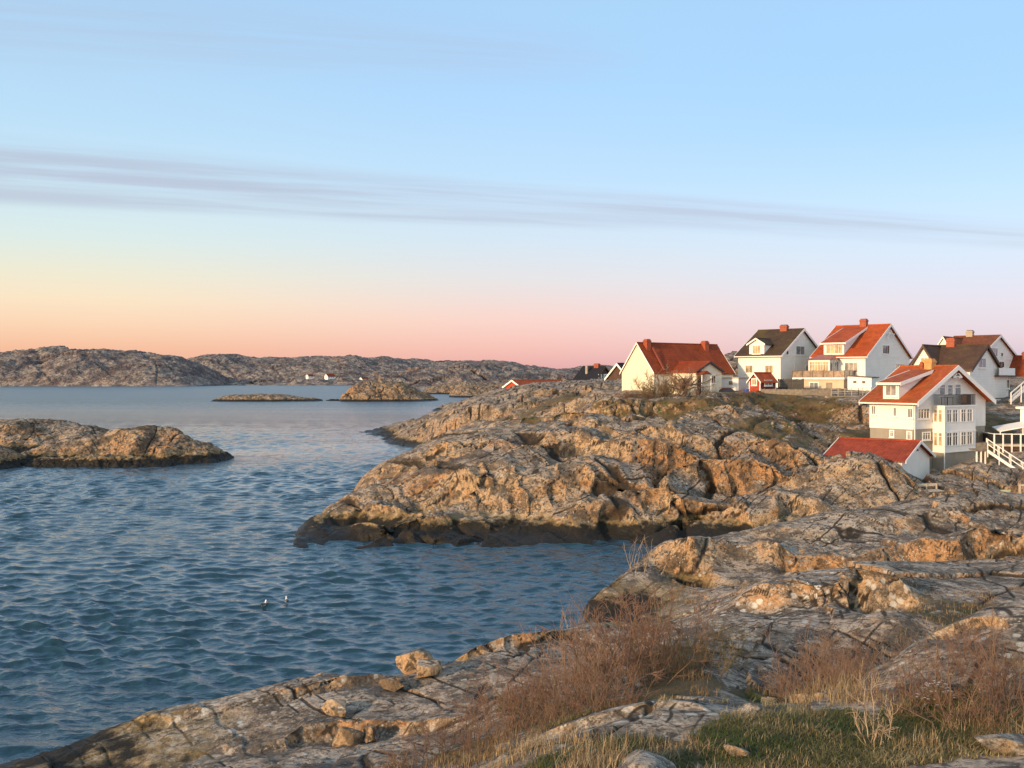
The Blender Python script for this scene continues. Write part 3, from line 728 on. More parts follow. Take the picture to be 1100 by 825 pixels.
MT = {
    'white_h': simple('white_cladding', (.80, .77, .71), stripes=(1, .20), noise=.05),
    'white_v': simple('white_upright_boards', (.80, .77, .71), stripes=(0, .24), noise=.05),
    'white': simple('white_paint', (.80, .78, .74), noise=.04),
    'cream': simple('cream_render', (.74, .66, .50), noise=.06),
    'grey': simple('grey_render', (.30, .27, .22), noise=.12),
    'stone': simple('foundation_stone', (.20, .16, .12), noise=.35, nscale=2.5),
    'beige': simple('beige_render', (.58, .45, .32), noise=.10),
    'concrete': simple('concrete', (.36, .30, .23), noise=.22, nscale=.9),
    'red_wood': simple('red_boards', (.40, .055, .022), stripes=(0, .22), noise=.15),
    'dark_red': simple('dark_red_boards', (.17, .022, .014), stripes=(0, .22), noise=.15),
    'brown_wood': simple('brown_boards', (.085, .045, .03), stripes=(0, .2), noise=.2),
    'grey_wood': simple('weathered_wood', (.27, .22, .165), stripes=(0, .14), noise=.3, nscale=3),
    'dark_wood': simple('dark_boards', (.05, .045, .042), stripes=(0, .18), noise=.3),
    'bleached': simple('bleached_wood', (.46, .39, .31), noise=.2, nscale=3),
    'tile_orange': tile_mat('orange_tiles', (.44, .088, .018), (.37, .066, .016), mossy=.12),
    'tile_front': tile_mat('worn_orange_tiles', (.40, .10, .026), (.32, .07, .022), mossy=.35, moss=(.17, .10, .025)),
    'tile_red': tile_mat('red_tiles', (.27, .050, .012), (.20, .04, .012), mossy=.06),
    'tile_boat': tile_mat('boathouse_tiles', (.34, .058, .024), (.26, .046, .02), mossy=.25, moss=(.14, .045, .03)),
    'tile_moss': tile_mat('mossy_dark_tiles', (.062, .040, .026), (.085, .052, .028), mossy=.6, moss=(.11, .085, .015)),
    'tile_brown': tile_mat('brown_tiles', (.085, .048, .030), (.11, .060, .034), mossy=.25),
    'tile_rust': tile_mat('rust_brown_tiles', (.24, .075, .028), (.18, .055, .025), mossy=.35, moss=(.12, .075, .02)),
    'tile_black': tile_mat('black_tiles', (.016, .016, .022), (.022, .022, .028), mossy=0),
    'metal_red': simple('red_sheet_roof', (.33, .13, .10), rough=.5, stripes=(0, .5), noise=.1),
    'brick': simple('chimney_brick', (.30, .075, .035), noise=.25, nscale=4),
    'brick_tan': simple('tan_chimney', (.50, .27, .10), noise=.2, nscale=3),
    'dark_metal': simple('dark_metal', (.03, .028, .027), rough=.45, spec=.5),
    'rail_brown': simple('brown_railing', (.14, .09, .06), noise=.15),
    'pale_green': simple('pale_green_paint', (.48, .52, .36), noise=.12),
    'blue': simple('blue_plastic', (.02, .09, .38), rough=.4),
    'glass': glass_mat('window_glass', (.10, .105, .11)),
    'glass_warm': glass_mat('gold_reflection_glass', (.42, .31, .17)),  # golden reflection painted into the pane colour
    'glass_pale': glass_mat('pale_glass', (.22, .22, .21)),
    'glass_dark': glass_mat('dark_glass', (.02, .025, .025)),
    'screen': glass_mat('terrace_glass', (.30, .22, .16), .12),
}

# ------------------------------------------------------------------ a mesh collector with uvs in metres
class MB:
    def __init__(s): s.v = []; s.f = []; s.uv = []
    def poly(s, pts, e1=None):
        pts = [Vector(p) for p in pts]; i = len(s.v); s.v += pts
        s.f.append(list(range(i, i + len(pts))))
        a = e1.normalized() if e1 is not None else (pts[1] - pts[0]).normalized()
        n = Vector((0, 0, 0))
        for k in range(1, len(pts) - 1): n += (pts[k] - pts[0]).cross(pts[k + 1] - pts[0])
        b = n.normalized().cross(a) if n.length > 0 else Vector((0, 0, 1))
        if b.z < 0: b = -b
        s.uv.append([(p.dot(a), p.dot(b)) for p in pts])
        return s
    def hexa(s, c):
        """8 corners: bottom ring 0-3, top ring 4-7"""
        for q in ((0, 1, 2, 3), (4, 5, 6, 7), (0, 1, 5, 4), (1, 2, 6, 5), (2, 3, 7, 6), (3, 0, 4, 7)): s.poly([c[k] for k in q])
        return s
    def extrude(s, pts, vec):
        q = [Vector(p) + vec for p in pts]; pts = [Vector(p) for p in pts]
        s.poly(pts); s.poly(q)
        for k in range(len(pts)):
            j = (k + 1) % len(pts)
            s.poly([pts[k], pts[j], q[j], q[k]])
        return s
    def bar(s, p, q, w, h=None, up=Vector((0, 0, 1))):
        p = Vector(p); q = Vector(q); h = h or w
        d = (q - p).normalized()
        if abs(d.dot(up)) > .95: up = Vector((0, 1, 0))
        r = d.cross(up).normalized() * (w / 2); u = r.cross(d).normalized() * (h / 2)
        return s.hexa([p - r - u, p + r - u, p + r + u, p - r + u, q - r - u, q + r - u, q + r + u, q - r + u])
    def tube(s, p, q, r0, r1=None, n=8):
        p = Vector(p); q = Vector(q); r1 = r0 if r1 is None else r1
        d = (q - p).normalized(); a = d.orthogonal().normalized(); b = d.cross(a)
        A = [p + (a * math.cos(6.2832 * k / n) + b * math.sin(6.2832 * k / n)) * r0 for k in range(n)]
        B = [q + (a * math.cos(6.2832 * k / n) + b * math.sin(6.2832 * k / n)) * r1 for k in range(n)]
        s.poly(A); s.poly(B)
        for k in range(n): s.poly([A[k], A[(k + 1) % n], B[(k + 1) % n], B[k]])
        return s
    def build(s, name, mat, parent=None, origin=None, **props):
        o = Vector(origin) if origin is not None else Vector((0, 0, 0))
        me = bpy.data.meshes.new(name)
        me.from_pydata([tuple(p - o) for p in s.v], [], s.f)
        lay = me.uv_layers.new(name='UVMap')
        flat = [c for u in s.uv for p in u for c in p]
        lay.data.foreach_set('uv', flat)
        bm = bmesh.new(); bm.from_mesh(me); bmesh.ops.remove_doubles(bm, verts=bm.verts, dist=.0004); bmesh.ops.recalc_face_normals(bm, faces=bm.faces); bm.to_mesh(me); bm.free()
        ob = link(name, me, MT[mat] if isinstance(mat, str) else mat, parent, **props)
        if parent is None and origin is not None: ob.location = o
        return ob

class Fr:
    """a building's frame: origin at its near corner, u along the left wall (going left and back), v along the right wall (right and back)"""
    def __init__(s, name, label, cat, px, Y, alpha, zbase, group=None):
        s.O = Vector((gx(px, Y), Y, 0)); a = math.radians(alpha)
        s.e = Vector((-math.cos(a), math.sin(a), 0)); s.g = Vector((math.sin(a), math.cos(a), 0))
        s.zb = zbase
        s.root = bpy.data.objects.new(name, None); C.collection.objects.link(s.root)
        s.o = Vector((s.O.x, s.O.y, zbase)); s.root.location = s.o; s.root.empty_display_size = .5
        s.root['label'] = label; s.root['category'] = cat
        if group: s.root['group'] = group
    def p(s, u, v, z): return s.O + s.e * u + s.g * v + Vector((0, 0, z)) - s.o
    def k(s, px): return (px - CX) / FOC
    def L(s, px, py, v=0.0):
        A = s.O + s.g * v; k = s.k(px)
        u = (k * A.y - A.x) / (s.e.x - k * s.e.y); y = A.y + u * s.e.y
        return u, EYE - (py - HZ) / FOC * y
    def R(s, px, py, u=0.0):
        A = s.O + s.e * u; k = s.k(px)
        v = (k * A.y - A.x) / (s.g.x - k * s.g.y); y = A.y + v * s.g.y
        return v, EYE - (py - HZ) / FOC * y
    def box(s, mb, u0, u1, v0, v1, z0, z1):
        return mb.hexa([s.p(u0, v0, z0), s.p(u1, v0, z0), s.p(u1, v1, z0), s.p(u0, v1, z0), s.p(u0, v0, z1), s.p(u1, v0, z1), s.p(u1, v1, z1), s.p(u0, v1, z1)])
    def part(s, name, mb, mat, parent=None, **props):
        return mb.build(name, mat, parent or s.root, None, **props)

def window(f, side, rect, nx=2, ny=1, off=0.0, frame='white', glass='glass', t=.09, mul=.05, name='window', parent=None, sill=True):
    """a framed window on the left ('L') or right ('R') wall from its outline; off = how far the wall stands out from the frame plane"""
    x0, y0, x1, y1 = rect
    if side == 'L':
        (a0, zt), (a1, zb) = f.L(x0, y0, -off), f.L(x1, y1, -off)
        z0 = f.L((x0 + x1) / 2, y1, -off)[1]; z1 = f.L((x0 + x1) / 2, y0, -off)[1]
        P = lambda a, d, z: f.p(a, -off - d, z)
    else:
        (a0, _), (a1, _) = f.R(x0, y0, -off), f.R(x1, y1, -off)
        z0 = f.R((x0 + x1) / 2, y1, -off)[1]; z1 = f.R((x0 + x1) / 2, y0, -off)[1]
        P = lambda a, d, z: f.p(-off - d, a, z)
    a0, a1 = min(a0, a1), max(a0, a1)
    def bx(mb, A0, A1, d0, d1, Z0, Z1):
        mb.hexa([P(A0, d0, Z0), P(A1, d0, Z0), P(A1, d1, Z0), P(A0, d1, Z0), P(A0, d0, Z1), P(A1, d0, Z1), P(A1, d1, Z1), P(A0, d1, Z1)])
    m = MB(); D = .07
    bx(m, a0 - t, a0 + .03, .0, D, z0 - t, z1 + t); bx(m, a1 - .03, a1 + t, .0, D, z0 - t, z1 + t)
    bx(m, a0 + .03, a1 - .03, .0, D - .004, z0 - t, z0 + .03); bx(m, a0 + .03, a1 - .03, .0, D - .004, z1 - .03, z1 + t)
    for i in range(1, nx):
        a = a0 + (a1 - a0) * i / nx; bx(m, a - mul / 2, a + mul / 2, .004, D - .01, z0 + .03, z1 - .03)
    if ny > 1:
        for j in range(1, ny):
            z = z0 + (z1 - z0) * (1 - j / ny if ny > 2 else .72); bx(m, a0 + .03, a1 - .03, .004, D - .014, z - mul * .4, z + mul * .4)
    if sill: bx(m, a0 - t - .05, a1 + t + .05, .0, D + .07, z0 - t - .06, z0 - t - .004)
    w = f.part(name, m, frame, parent)
    g = MB(); g.poly([P(a0, .02, z0), P(a1, .02, z0), P(a1, .02, z1), P(a0, .02, z1)])
    g.build('pane', glass, w)
    return w

def gable_body(f, u0, u1, v0, v1, zb, ze, zr, ridge, mat, name='wall', parent=None):
    m = MB()
    if ridge == 'u':
        vm = (v0 + v1) / 2
        pts = [f.p(u0, v0, zb), f.p(u0, v1, zb), f.p(u0, v1, ze), f.p(u0, vm, zr), f.p(u0, v0, ze)]
        m.extrude(pts, f.e * (u1 - u0))
    else:
        um = (u0 + u1) / 2
        pts = [f.p(u0, v0, zb), f.p(u1, v0, zb), f.p(u1, v0, ze), f.p(um, v0, zr), f.p(u0, v0, ze)]
        m.extrude(pts, f.g * (v1 - v0))
    return f.part(name, m, mat, parent)

def gable_roof(f, u0, u1, v0, v1, ze, zr, ridge, mat, ov=.45, og=.4, th=.14, trim='white', bh=.26, name='roof', parent=None, back_trim=True, gutter=True):
    """two tiled slopes over the rectangle with overhangs, plus barge boards"""
    if ridge == 'u': P = lambda r, c, z: f.p(r, c, z); r0, r1, c0, c1 = u0, u1, v0, v1
    else: P = lambda r, c, z: f.p(c, r, z); r0, r1, c0, c1 = v0, v1, u0, u1
    cm = (c0 + c1) / 2; sl = (zr - ze) / (cm - c0)
    lift = .03
    m = MB(); bl = []
    for side in (0, 1):
        ce = c0 - ov if side == 0 else c1 + ov
        zl = ze - ov * sl
        rim = [(ce, zl + lift), (cm, zr + lift), (cm, zr + th + lift), (ce, zl + th + lift)]
        A = [P(r0 - og, c, z) for c, z in rim]; B = [P(r1 + og, c, z) for c, z in rim]
        m.poly([A[3], B[3], B[2], A[2]], e1=B[3] - A[3]); m.poly([A[0], B[0], B[1], A[1]], e1=B[0] - A[0])
        m.poly([A[0], B[0], B[3], A[3]]); m.poly(A); m.poly(B)
        for rr, d in ((r0 - og, -1), (r1 + og, 1)):
            if d == 1 and not back_trim: continue
            o0, o1 = rr + d * .005, rr + d * .06
            q = [(ce, zl - bh + .12), (cm, zr - bh + .12), (cm, zr + th + lift + .05), (ce, zl + th + lift + .05)]
            b = MB(); bl.append(b)
            b.hexa([P(o0, *q[0]), P(o0, *q[1]), P(o0, *q[2]), P(o0, *q[3]), P(o1, *q[0]), P(o1, *q[1]), P(o1, *q[2]), P(o1, *q[3])])
    rt = f.part(name, m, mat, parent)
    # ridge cap
    c = MB(); c.tube(P(r0 - og, cm, zr + th + .02), P(r1 + og, cm, zr + th + .02), .11, n=6)
    c.build('ridge_cap', mat, rt)
    if trim:
        for b in bl: b.build('bargeboard', trim, rt)
    if gutter:
        gt = MB(); ce = c0 - ov - .055; z = ze - ov * sl + .03
        gt.bar(P(r0 - og, ce, z), P(r1 + og, ce, z), .10, .12)
        gt.build('gutter', trim or 'white', rt)
    return rt

def chimney(f, u, v, w, d, z0, z1, mat='brick', cap='dark_metal', parent=None, flash=None):
    m = MB(); f.box(m, u - w / 2, u + w / 2, v - d / 2, v + d / 2, z0, z1)
    f.box(m, u - w / 2 - .06, u + w / 2 + .06, v - d / 2 - .06, v + d / 2 + .06, z1 - .30, z1 - .12)
    o = f.part('chimney', m, mat, parent)
    c = MB(); f.box(c, u - w * .42, u + w * .42, v - d * .42, v + d * .42, z1 + .002, z1 + .12); c.build('chimney_cap', cap, o)
    return o

def shed_dormer(f, rect, zrid, vrid, roofmat, wallmat='white_h', win=None, nx=2, rise=.14, ovs=.35, glass='glass'):
    """a dormer flush with the left wall under one shallow slope running up to the ridge"""
    x0, y0, x1, y1 = rect
    d0 = -.03
    ua, zt = f.L(x1, y0, -d0 * 0); ub, _ = f.L(x0, y0); z0 = f.L((x0 + x1) / 2, y1)[1]; zt = f.L((x0 + x1) / 2, y0)[1]
    m = MB()
    pts = [f.p(ua, d0, z0), f.p(ua, d0, zt), f.p(ua, vrid, zrid - .12), f.p(ua, vrid, zrid - .7)]
    m.extrude(pts, f.e * (ub - ua))
    dm = f.part('dormer', m, wallmat)
    r = MB()
    s = (zrid - zt) / (vrid - d0)
    c = [(d0 - ovs, zt - ovs * s + .02), (vrid - .03, zrid + .06), (vrid - .03, zrid + .17), (d0 - ovs, zt - ovs * s + .17)]
    A = [f.p(ua - ovs, v, z) for v, z in c]; B = [f.p(ub + ovs, v, z) for v, z in c]
    r.poly([A[3], B[3], B[2], A[2]], e1=B[3] - A[3]); r.poly([A[0], B[0], B[1], A[1]]); r.poly([A[0], B[0], B[3], A[3]]); r.poly(A); r.poly(B)
    r.build('dormer_roof', roofmat, dm)
    t = MB()
    for uu, d in ((ua - ovs, -1), (ub + ovs, 1)):
        q = [(c[0][0], c[0][1] - .16), (c[1][0] - .6, c[1][1] - .16 - .6 * s), (c[2][0] - .3, c[2][1] + .04 - .3 * s), (c[3][0], c[3][1] + .04)]
        o0, o1 = uu + d * .004, uu + d * .06
        t.hexa([f.p(o0, *x) for x in q] + [f.p(o1, *x) for x in q])
    t.bar(f.p(ua - ovs - .06, d0 - ovs - .045, c[3][1] - .12), f.p(ub + ovs + .06, d0 - ovs - .045, c[3][1] - .12), .08, .22)
    t.build('dormer_trim', 'white', dm)
    if win: window(f, 'L', win, nx, 1, off=-d0 + .005, glass=glass, parent=None)
    return dm

def railing(posts, mb_rail, pts, h, spacing=1.2, r=.03, bars=0, top=.06):
    for a, b in zip(pts[:-1], pts[1:]):
        a = Vector(a); b = Vector(b); n = max(1, round((b - a).length / spacing)); up = Vector((0, 0, h))
        for i in range(n + 1):
            q = a.lerp(b, i / n); mb_post = MB() if isinstance(posts, list) else posts; mb_post.bar(q, q + up, r * 2)
            if isinstance(posts, list) and not (i == n and b is not None and (b - Vector(pts[-1])).length > .01): posts.append(mb_post)
        mb_rail.bar(a + up, b + up, top, top * .7)
        for k in range(bars):
            z = Vector((0, 0, h * (k + 1) / (bars + 1))); mb_rail.bar(a + z, b + z, top * .6)

# ------------------------------------------------------------------ the houses
G_H = 'wooden houses of the hamlet'
# -- long white house with the dark red roof
f = Fr('house', 'long cream house with wide dark red roof, two chimneys and gabled porch wing', 'house', 702.4, 134, 55, 9.6, G_H)
Lu = f.L(668, 400)[0]; Lv = f.R(787.5, 402)[0]
ze = EYE - (399.8 - HZ) / FOC * 134
yr = 134 + f.e.y * Lu / 2; zr = EYE - (369.3 - HZ) / FOC * yr
gable_body(f, 0, Lu, 0, Lv, 8.0, ze, zr, 'v', 'cream')
gable_roof(f, 0, Lu, 0, Lv, ze, zr, 'v', 'tile_red', ov=.25, og=.18, trim='white', bh=.16, gutter=False)
chimney(f, Lu * .42, 1.3, .75, .75, zr - 1.2, zr + .55, 'brick', 'brick')
chimney(f, Lu * .44, Lv * .82, .9, .75, zr - .9, zr + .55, 'brick', 'brick')
m = MB(); m.bar(f.p(-.1, 1.9, ze + .25), f.p(Lu * .34, 1.9, zr - .55), .28, .09); f.part('roof_ladder', m, 'brick')
v0 = f.R(722, 400)[0]; v1 = v0 + 4.9; wl = -4.6
zew = f.R(748, 399.5, wl)[1]; zrw = f.R(763.5, 389.7, wl)[1]
gable_body(f, wl, .4, v0, v1, 8.0, zew, zrw, 'u', 'cream', 'wing_wall')
gable_roof(f, wl, 2.2, v0, v1, zew, zrw, 'u', 'tile_red', ov=.3, og=.3, trim='dark_metal', bh=.2, name='wing_roof', gutter=False)
window(f, 'R', (764.2, 403.2, 768.4, 411.5), 2, 1, off=-wl + .005, glass='glass_dark')
# windows of the wing's left side: plane v = v0, u from wl to 0
for ua, ub in ((-4.0, -3.1), (-2.6, -1.7), (-1.2, -.4)):
    m = MB(); f.box(m, ua, ub, v0 - .06, v0 - .004, zew - 2.1, zew - .7); w = f.part('window', m, 'white')
    g = MB(); f.box(g, ua + .09, ub - .09, v0 - .075, v0 - .061, zew - 2.0, zew - .8); g.build('pane', 'glass_warm', w)
# porch canopy with posts and the door
vd = f.R(752, 410, wl)[0]
m = MB(); m.extrude([f.p(wl - 1.3, vd - 1.0, zew - .35), f.p(wl - 1.3, vd + 1.0, zew - .35), f.p(wl - 1.3, vd, zew + .15)], f.e * 1.3); f.part('porch_roof', m, 'tile_red')
m = MB(); f.box(m, wl - .08, wl - .004, vd - .5, vd + .5, 8.6, zew - .55); d = f.part('door', m, 'brown_wood')
for s_ in (-.85, .85):
    m = MB(); m.bar(f.p(wl - 1.15, vd + s_, 8.6), f.p(wl - 1.15, vd + s_, zew - .36), .13); f.part('porch_post', m, 'white')

# -- white house with the mossy dark roof
f = Fr('house', 'white house with mossy dark roof and small gabled dormer behind the red shed', 'house', 838.5, 142, 42, 10.6, G_H)
Lu = f.L(793, 381)[0]; W = f.R(883, 381)[0]
ze = EYE - (381 - HZ) / FOC * 142; zr = f.R(861, 354.4)[1]
zr = EYE - (354.4 - HZ) / FOC * (142 + f.g.y * W / 2)
gable_body(f, 0, Lu, 0, W, 8.6, ze, zr, 'u', 'white_h')
gable_roof(f, 0, Lu, 0, W, ze, zr, 'u', 'tile_moss')
chimney(f, f.L(842.5, 354, W / 2 - .2)[0], W / 2 - .2, 1.1, .7, zr - .8, zr + .75, 'brick', 'dark_metal')
for r_ in ((801, 392.5, 808.6, 400.5), (822, 392.5, 830.5, 400.5)): window(f, 'L', r_, 2, 1, glass='glass_warm')
window(f, 'R', (855, 372, 864, 381), 2, 1, glass='glass'); window(f, 'R', (844.5, 376.4, 846.8, 381), 1, 1, glass='glass_dark'); window(f, 'R', (865.5, 392.5, 867.6, 398), 1, 1, glass='glass_dark')
ua = f.L(821, 376)[0]; ub = f.L(805, 376)[0]; zt = f.L(813, 369.5)[1]; za = f.L(813, 364.3)[1]
m = MB(); um = (ua + ub) / 2
m.extrude([f.p(ua, -.03, ze - .1), f.p(ub, -.03, ze - .1), f.p(ub, -.03, zt), f.p(um, -.03, za), f.p(ua, -.03, zt)], f.g * (W / 2 - .4)); dm = f.part('dormer', m, 'white_h')
r = gable_roof(f, ua, ub, -.03, W / 2 - .9, zt, za, 'v', 'tile_moss', ov=.3, og=.3, th=.1, bh=.2, name='dormer_roof', back_trim=False, gutter=False)
window(f, 'L', (808.6, 371, 816.8, 380), 3, 1, off=.035, glass='glass_warm')
m = MB(); f.box(m, -.10, -.003, 4.2, 4.35, ze - 6, ze - .1); f.part('downpipe', m, 'white')
m = MB(); f.box(m, -.05, -.003, -.03, W + .02, ze - .12, ze + .02); f.part('trim_board', m, 'white')

# -- white house with the bright orange roof and glazed veranda
f = Fr('house', 'white house with bright orange roof and glazed veranda over beige lower floor', 'house', 929.6, 138, 42, 10.4, G_H)
Lu = f.L(874.5, 381.5)[0]; W = f.R(977, 381.5)[0]
ze = EYE - (382 - HZ) / FOC * 138; zr = EYE - (349.6 - HZ) / FOC * (138 + f.g.y * W / 2)
gable_body(f, 0, Lu, 0, W, 8.6, ze, zr, 'u', 'white_h')
gable_roof(f, 0, Lu, 0, W, ze, zr, 'u', 'tile_orange')
chimney(f, f.L(928, 348, W / 2 - .2)[0], W / 2 - .2, .95, .8, zr - .9, zr + 1.0, 'brick', 'brick')
shed_dormer(f, (885, 368.6, 906.7, 382.5), zr - .25, W / 2 - .5, 'tile_orange', win=(887.8, 370.2, 905.2, 379.8), nx=4, glass='glass_warm')
window(f, 'R', (948, 371, 955, 380), 3, 1, glass='glass'); window(f, 'R', (962, 391, 971.5, 400), 3, 1, glass='glass')
window(f, 'L', (907.6, 389.5, 921.5, 400.5), 3, 1, glass='glass_pale', sill=False)
m = MB()
for k in range(5):                                     # fretwork under the gable
    q = (k - 2) / 2
    m.bar(f.p(-.44, W / 2 + q * .8, zr - .75 - abs(q) * .7), f.p(-.44, W / 2 + q * 1.5, zr - 1.0 - abs(q) * 1.1), .09)
m.bar(f.p(-.44, W / 2 - 1.3, zr - 1.25), f.p(-.44, W / 2 + 1.3, zr - 1.25), .10); f.part('gable_ornament', m, 'white')
m = MB(); f.box(m, -.05, -.003, -.03, W + .02, ze - .12, ze + .02); f.part('trim_board', m, 'white')
zd = EYE - (405.5 - HZ) / FOC * 135.5
vN = -3.6; uN = f.L(907, 405, vN)[0]; uF = f.L(851, 405, vN)[0]
m = MB(); f.box(m, uN, uF, vN, -.01, zd - .28, zd); f.part('terrace_deck', m, 'white')
a0 = f.L(911, 412, vN + .3)[0] * 0 + uN + .2; a1 = f.L(862.5, 412, vN + .3)[0]
m = MB(); f.box(m, a0, a1, vN + .3, -.012, 8.4, zd - .284); f.part('lower_wall', m, 'beige')
window(f, 'L', (870, 411, 879, 417.5), 2, 1, off=-(vN + .3) + .005, glass='glass_pale')
q0, zz0 = f.L(894, 423, vN + .3); q1, zz1 = f.L(887.5, 411, vN + .3)
m = MB(); f.box(m, q0, q1, vN + .22, vN + .297, zz0, zz1); d = f.part('door', m, 'grey_wood')
pm, rm = [], MB()
railing(pm, rm, [f.p(uF, -.1, zd), f.p(uF, vN + .06, zd), f.p(uN, vN + .06, zd), f.p(uN, -.1, zd)], 1.0, 1.7, .035)
rl = f.part('railing', rm, 'rail_brown'); [q.build('post', 'rail_brown', rl) for q in pm]
pg = MB()
pg.poly([f.p(uF, vN + .06, zd + .08), f.p(uN, vN + .06, zd + .08), f.p(uN, vN + .06, zd + .92), f.p(uF, vN + .06, zd + .92)])
pg.poly([f.p(uN, vN + .06, zd + .08), f.p(uN, -.1, zd + .08), f.p(uN, -.1, zd + .92), f.p(uN, vN + .06, zd + .92)]); pg.build('railing_panel', 'screen', rl)
# veranda: glazed box under a hipped sheet roof
vv = -3.0; c0 = f.L(891.4, 395, vv)[0]; c1 = f.L(868.5, 395, vv)[0]; zv = f.L(880, 386.4, vv)[1]
m = MB(); f.box(m, c0, c1, vv, -.012, zd + .004, zv); ver = f.part('veranda', m, 'white')
m = MB(); tops = [f.p((c0 + c1) / 2 + .9, -.9, zv + .75), f.p((c0 + c1) / 2 - .9, -.9, zv + .75)]
E = [f.p(c0 - .3, vv - .3, zv), f.p(c1 + .3, vv - .3, zv), f.p(c1 + .3, -.012, zv), f.p(c0 - .3, -.012, zv)]
m.poly([E[0], E[1], tops[0], tops[1]]); m.poly([E[1], E[2], tops[0]]); m.poly([E[0], tops[1], E[3]]); m.poly([E[2], E[3], tops[1], tops[0]]); m.poly(E[::-1]); m.build('veranda_roof', 'metal_red', ver)
window(f, 'L', (869.8, 388.5, 890.2, 399), 7, 2, off=-vv + .005, glass='glass_warm', sill=False)
# glazed right side of the veranda: plane u = c0
n = 4
m = MB(); g = MB()
for i in range(n):
    va = vv + .15 + (-vv - .3) * i / n; vb = va + (-vv - .3) / n - .08
    f.box(g, c0 - .03, c0 - .004, va, vb, zd + .55, zv - .25)
    f.box(m, c0 - .06, c0 - .004, vb, vb + .08, zd + .5, zv - .2)
w = f.part('window', m, 'white'); g.build('pane', 'glass', w)

# -- small white flat-roofed outhouse beside the terrace
f = Fr('outhouse', 'small white flat roofed outhouse with two dark little windows beside the beige terrace wall', 'shed', 936.2, 133, 42, 9.6)
Lu = f.L(910.5, 410)[0]; W = 2.2; z1 = EYE - (406 - HZ) / FOC * 133; zl = f.L(910.5, 404.2)[1]
m = MB(); m.extrude([f.p(0, 0, 8.6), f.p(Lu, 0, 8.6), f.p(Lu, 0, zl), f.p(0, 0, z1)], f.g * W); f.part('wall', m, 'white')
m = MB(); m.extrude([f.p(-.15, -.12, z1 + .004), f.p(Lu + .12, -.12, zl + .004), f.p(Lu + .12, -.12, zl + .12), f.p(-.15, -.12, z1 + .12)], f.g * (W + .24)); f.part('roof', m, 'rail_brown')
for r_ in ((916.5, 408.8, 920.5, 411.8), (926, 409, 930, 412)): window(f, 'L', r_, 1, 1, glass='glass_dark', t=.05, sill=False)

# -- red shed
f = Fr('shed', 'little red wooden shed with orange tiled roof and white corner boards', 'shed', 816.6, 133, 48, 9.9)
Lu = f.L(805, 412)[0]; W = f.R(833, 412)[0]; ze = EYE - (409 - HZ) / FOC * 133; zr = EYE - (401.3 - HZ) / FOC * (133 + f.e.y * Lu / 2)
gable_body(f, 0, Lu, 0, W, 9.2, ze, zr, 'v', 'red_wood')
m = MB(); f.box(m, -.015, -.003, .12, W, 9.3, ze - .02); f.part('side_wall', m, 'dark_red')  # thin darker red skin: shade of the unlit side put into the board colour
gable_roof(f, 0, Lu, 0, W, ze, zr, 'v', 'tile_orange', ov=.3, og=.25, th=.09, bh=.18, gutter=False)
window(f, 'L', (808, 407.2, 812.8, 413.5), 2, 1, glass='glass_warm', t=.1); window(f, 'R', (821.3, 408.8, 829, 414), 2, 1, off=.016, glass='glass_pale', t=.1)
for q in ((-.05, .08, -.05, .08), (Lu - .08, Lu + .05, -.05, .08), (-.05, .08, W - .1, W + .05)): m = MB(); f.box(m, *q, 9.3, ze); f.part('corner_board', m, 'white')

# -- low white garage between the long house and the shed
f = Fr('garage', 'low flat roofed white garage with one tiny window left of the red shed', 'garage', 793.2, 136, 40, 9.7)
Lu = f.L(772.5, 412)[0]; W = 4.2; z1 = EYE - (406.5 - HZ) / FOC * 136
m = MB(); f.box(m, 0, Lu, 0, W, 8.6, z1); f.part('wall', m, 'white')
m = MB(); f.box(m, -.12, Lu + .12, -.12, W + .12, z1 + .004, z1 + .14); f.part('roof', m, 'bleached')
window(f, 'L', (783.6, 410, 786.6, 412.8), 1, 1, glass='glass_warm', frame='rail_brown', t=.05, sill=False)

# -- distant house with the black roof
f = Fr('house', 'dark brown house with a steep black roof and white windows on the far skyline', 'house', 639.5, 220, 40, 10.9, G_H)
Lu = f.L(617, 408)[0]; W = f.R(659, 408)[0]; ze = EYE - (408 - HZ) / FOC * 220; zr = EYE - (394.3 - HZ) / FOC * (220 + f.g.y * W / 2)
m = MB(); f.box(m, .02, Lu - .02, -.03, .2, 9.5, ze - .05); f.part('side_wall', m, 'white')
gable_body(f, 0, Lu, 0, W, 9.5, ze, zr, 'u', 'brown_wood')
gable_roof(f, 0, Lu, 0, W, ze, zr, 'u', 'tile_black', ov=.3, og=.3, trim='brown_wood', gutter=False)
for r_ in ((643.3, 402.9, 645.8, 407.2), (649, 403, 653.6, 407)): window(f, 'R', r_, 1, 1, t=.25, glass='glass_pale')
chimney(f, Lu * .35, W / 2, 1.2, .9, zr - .5, zr + .7, 'brick', 'dark_metal')
q = f.p(Lu * .62, W * .24, zr - 1.6); m = MB(); m.tube(q - Vector((0, 0, .6)), q + Vector((0, 0, 1.9)), .32); f.part('flue', m, 'concrete')

# -- neighbour of it, nearly hidden by the long house
f = Fr('house', 'dark house with one white bargeboard half hidden behind the cream gable', 'house', 676, 190, 52, 10.6, G_H)
Lu = 6.2; W = 8; ze = EYE - (406 - HZ) / FOC * 190; zr = EYE - (391 - HZ) / FOC * 192
gable_body(f, 0, Lu, 0, W, 9.5, ze, zr, 'v', 'brown_wood')
gable_roof(f, 0, Lu, 0, W, ze, zr, 'v', 'tile_black', ov=.4, og=.35, trim='white', bh=.4, gutter=False)

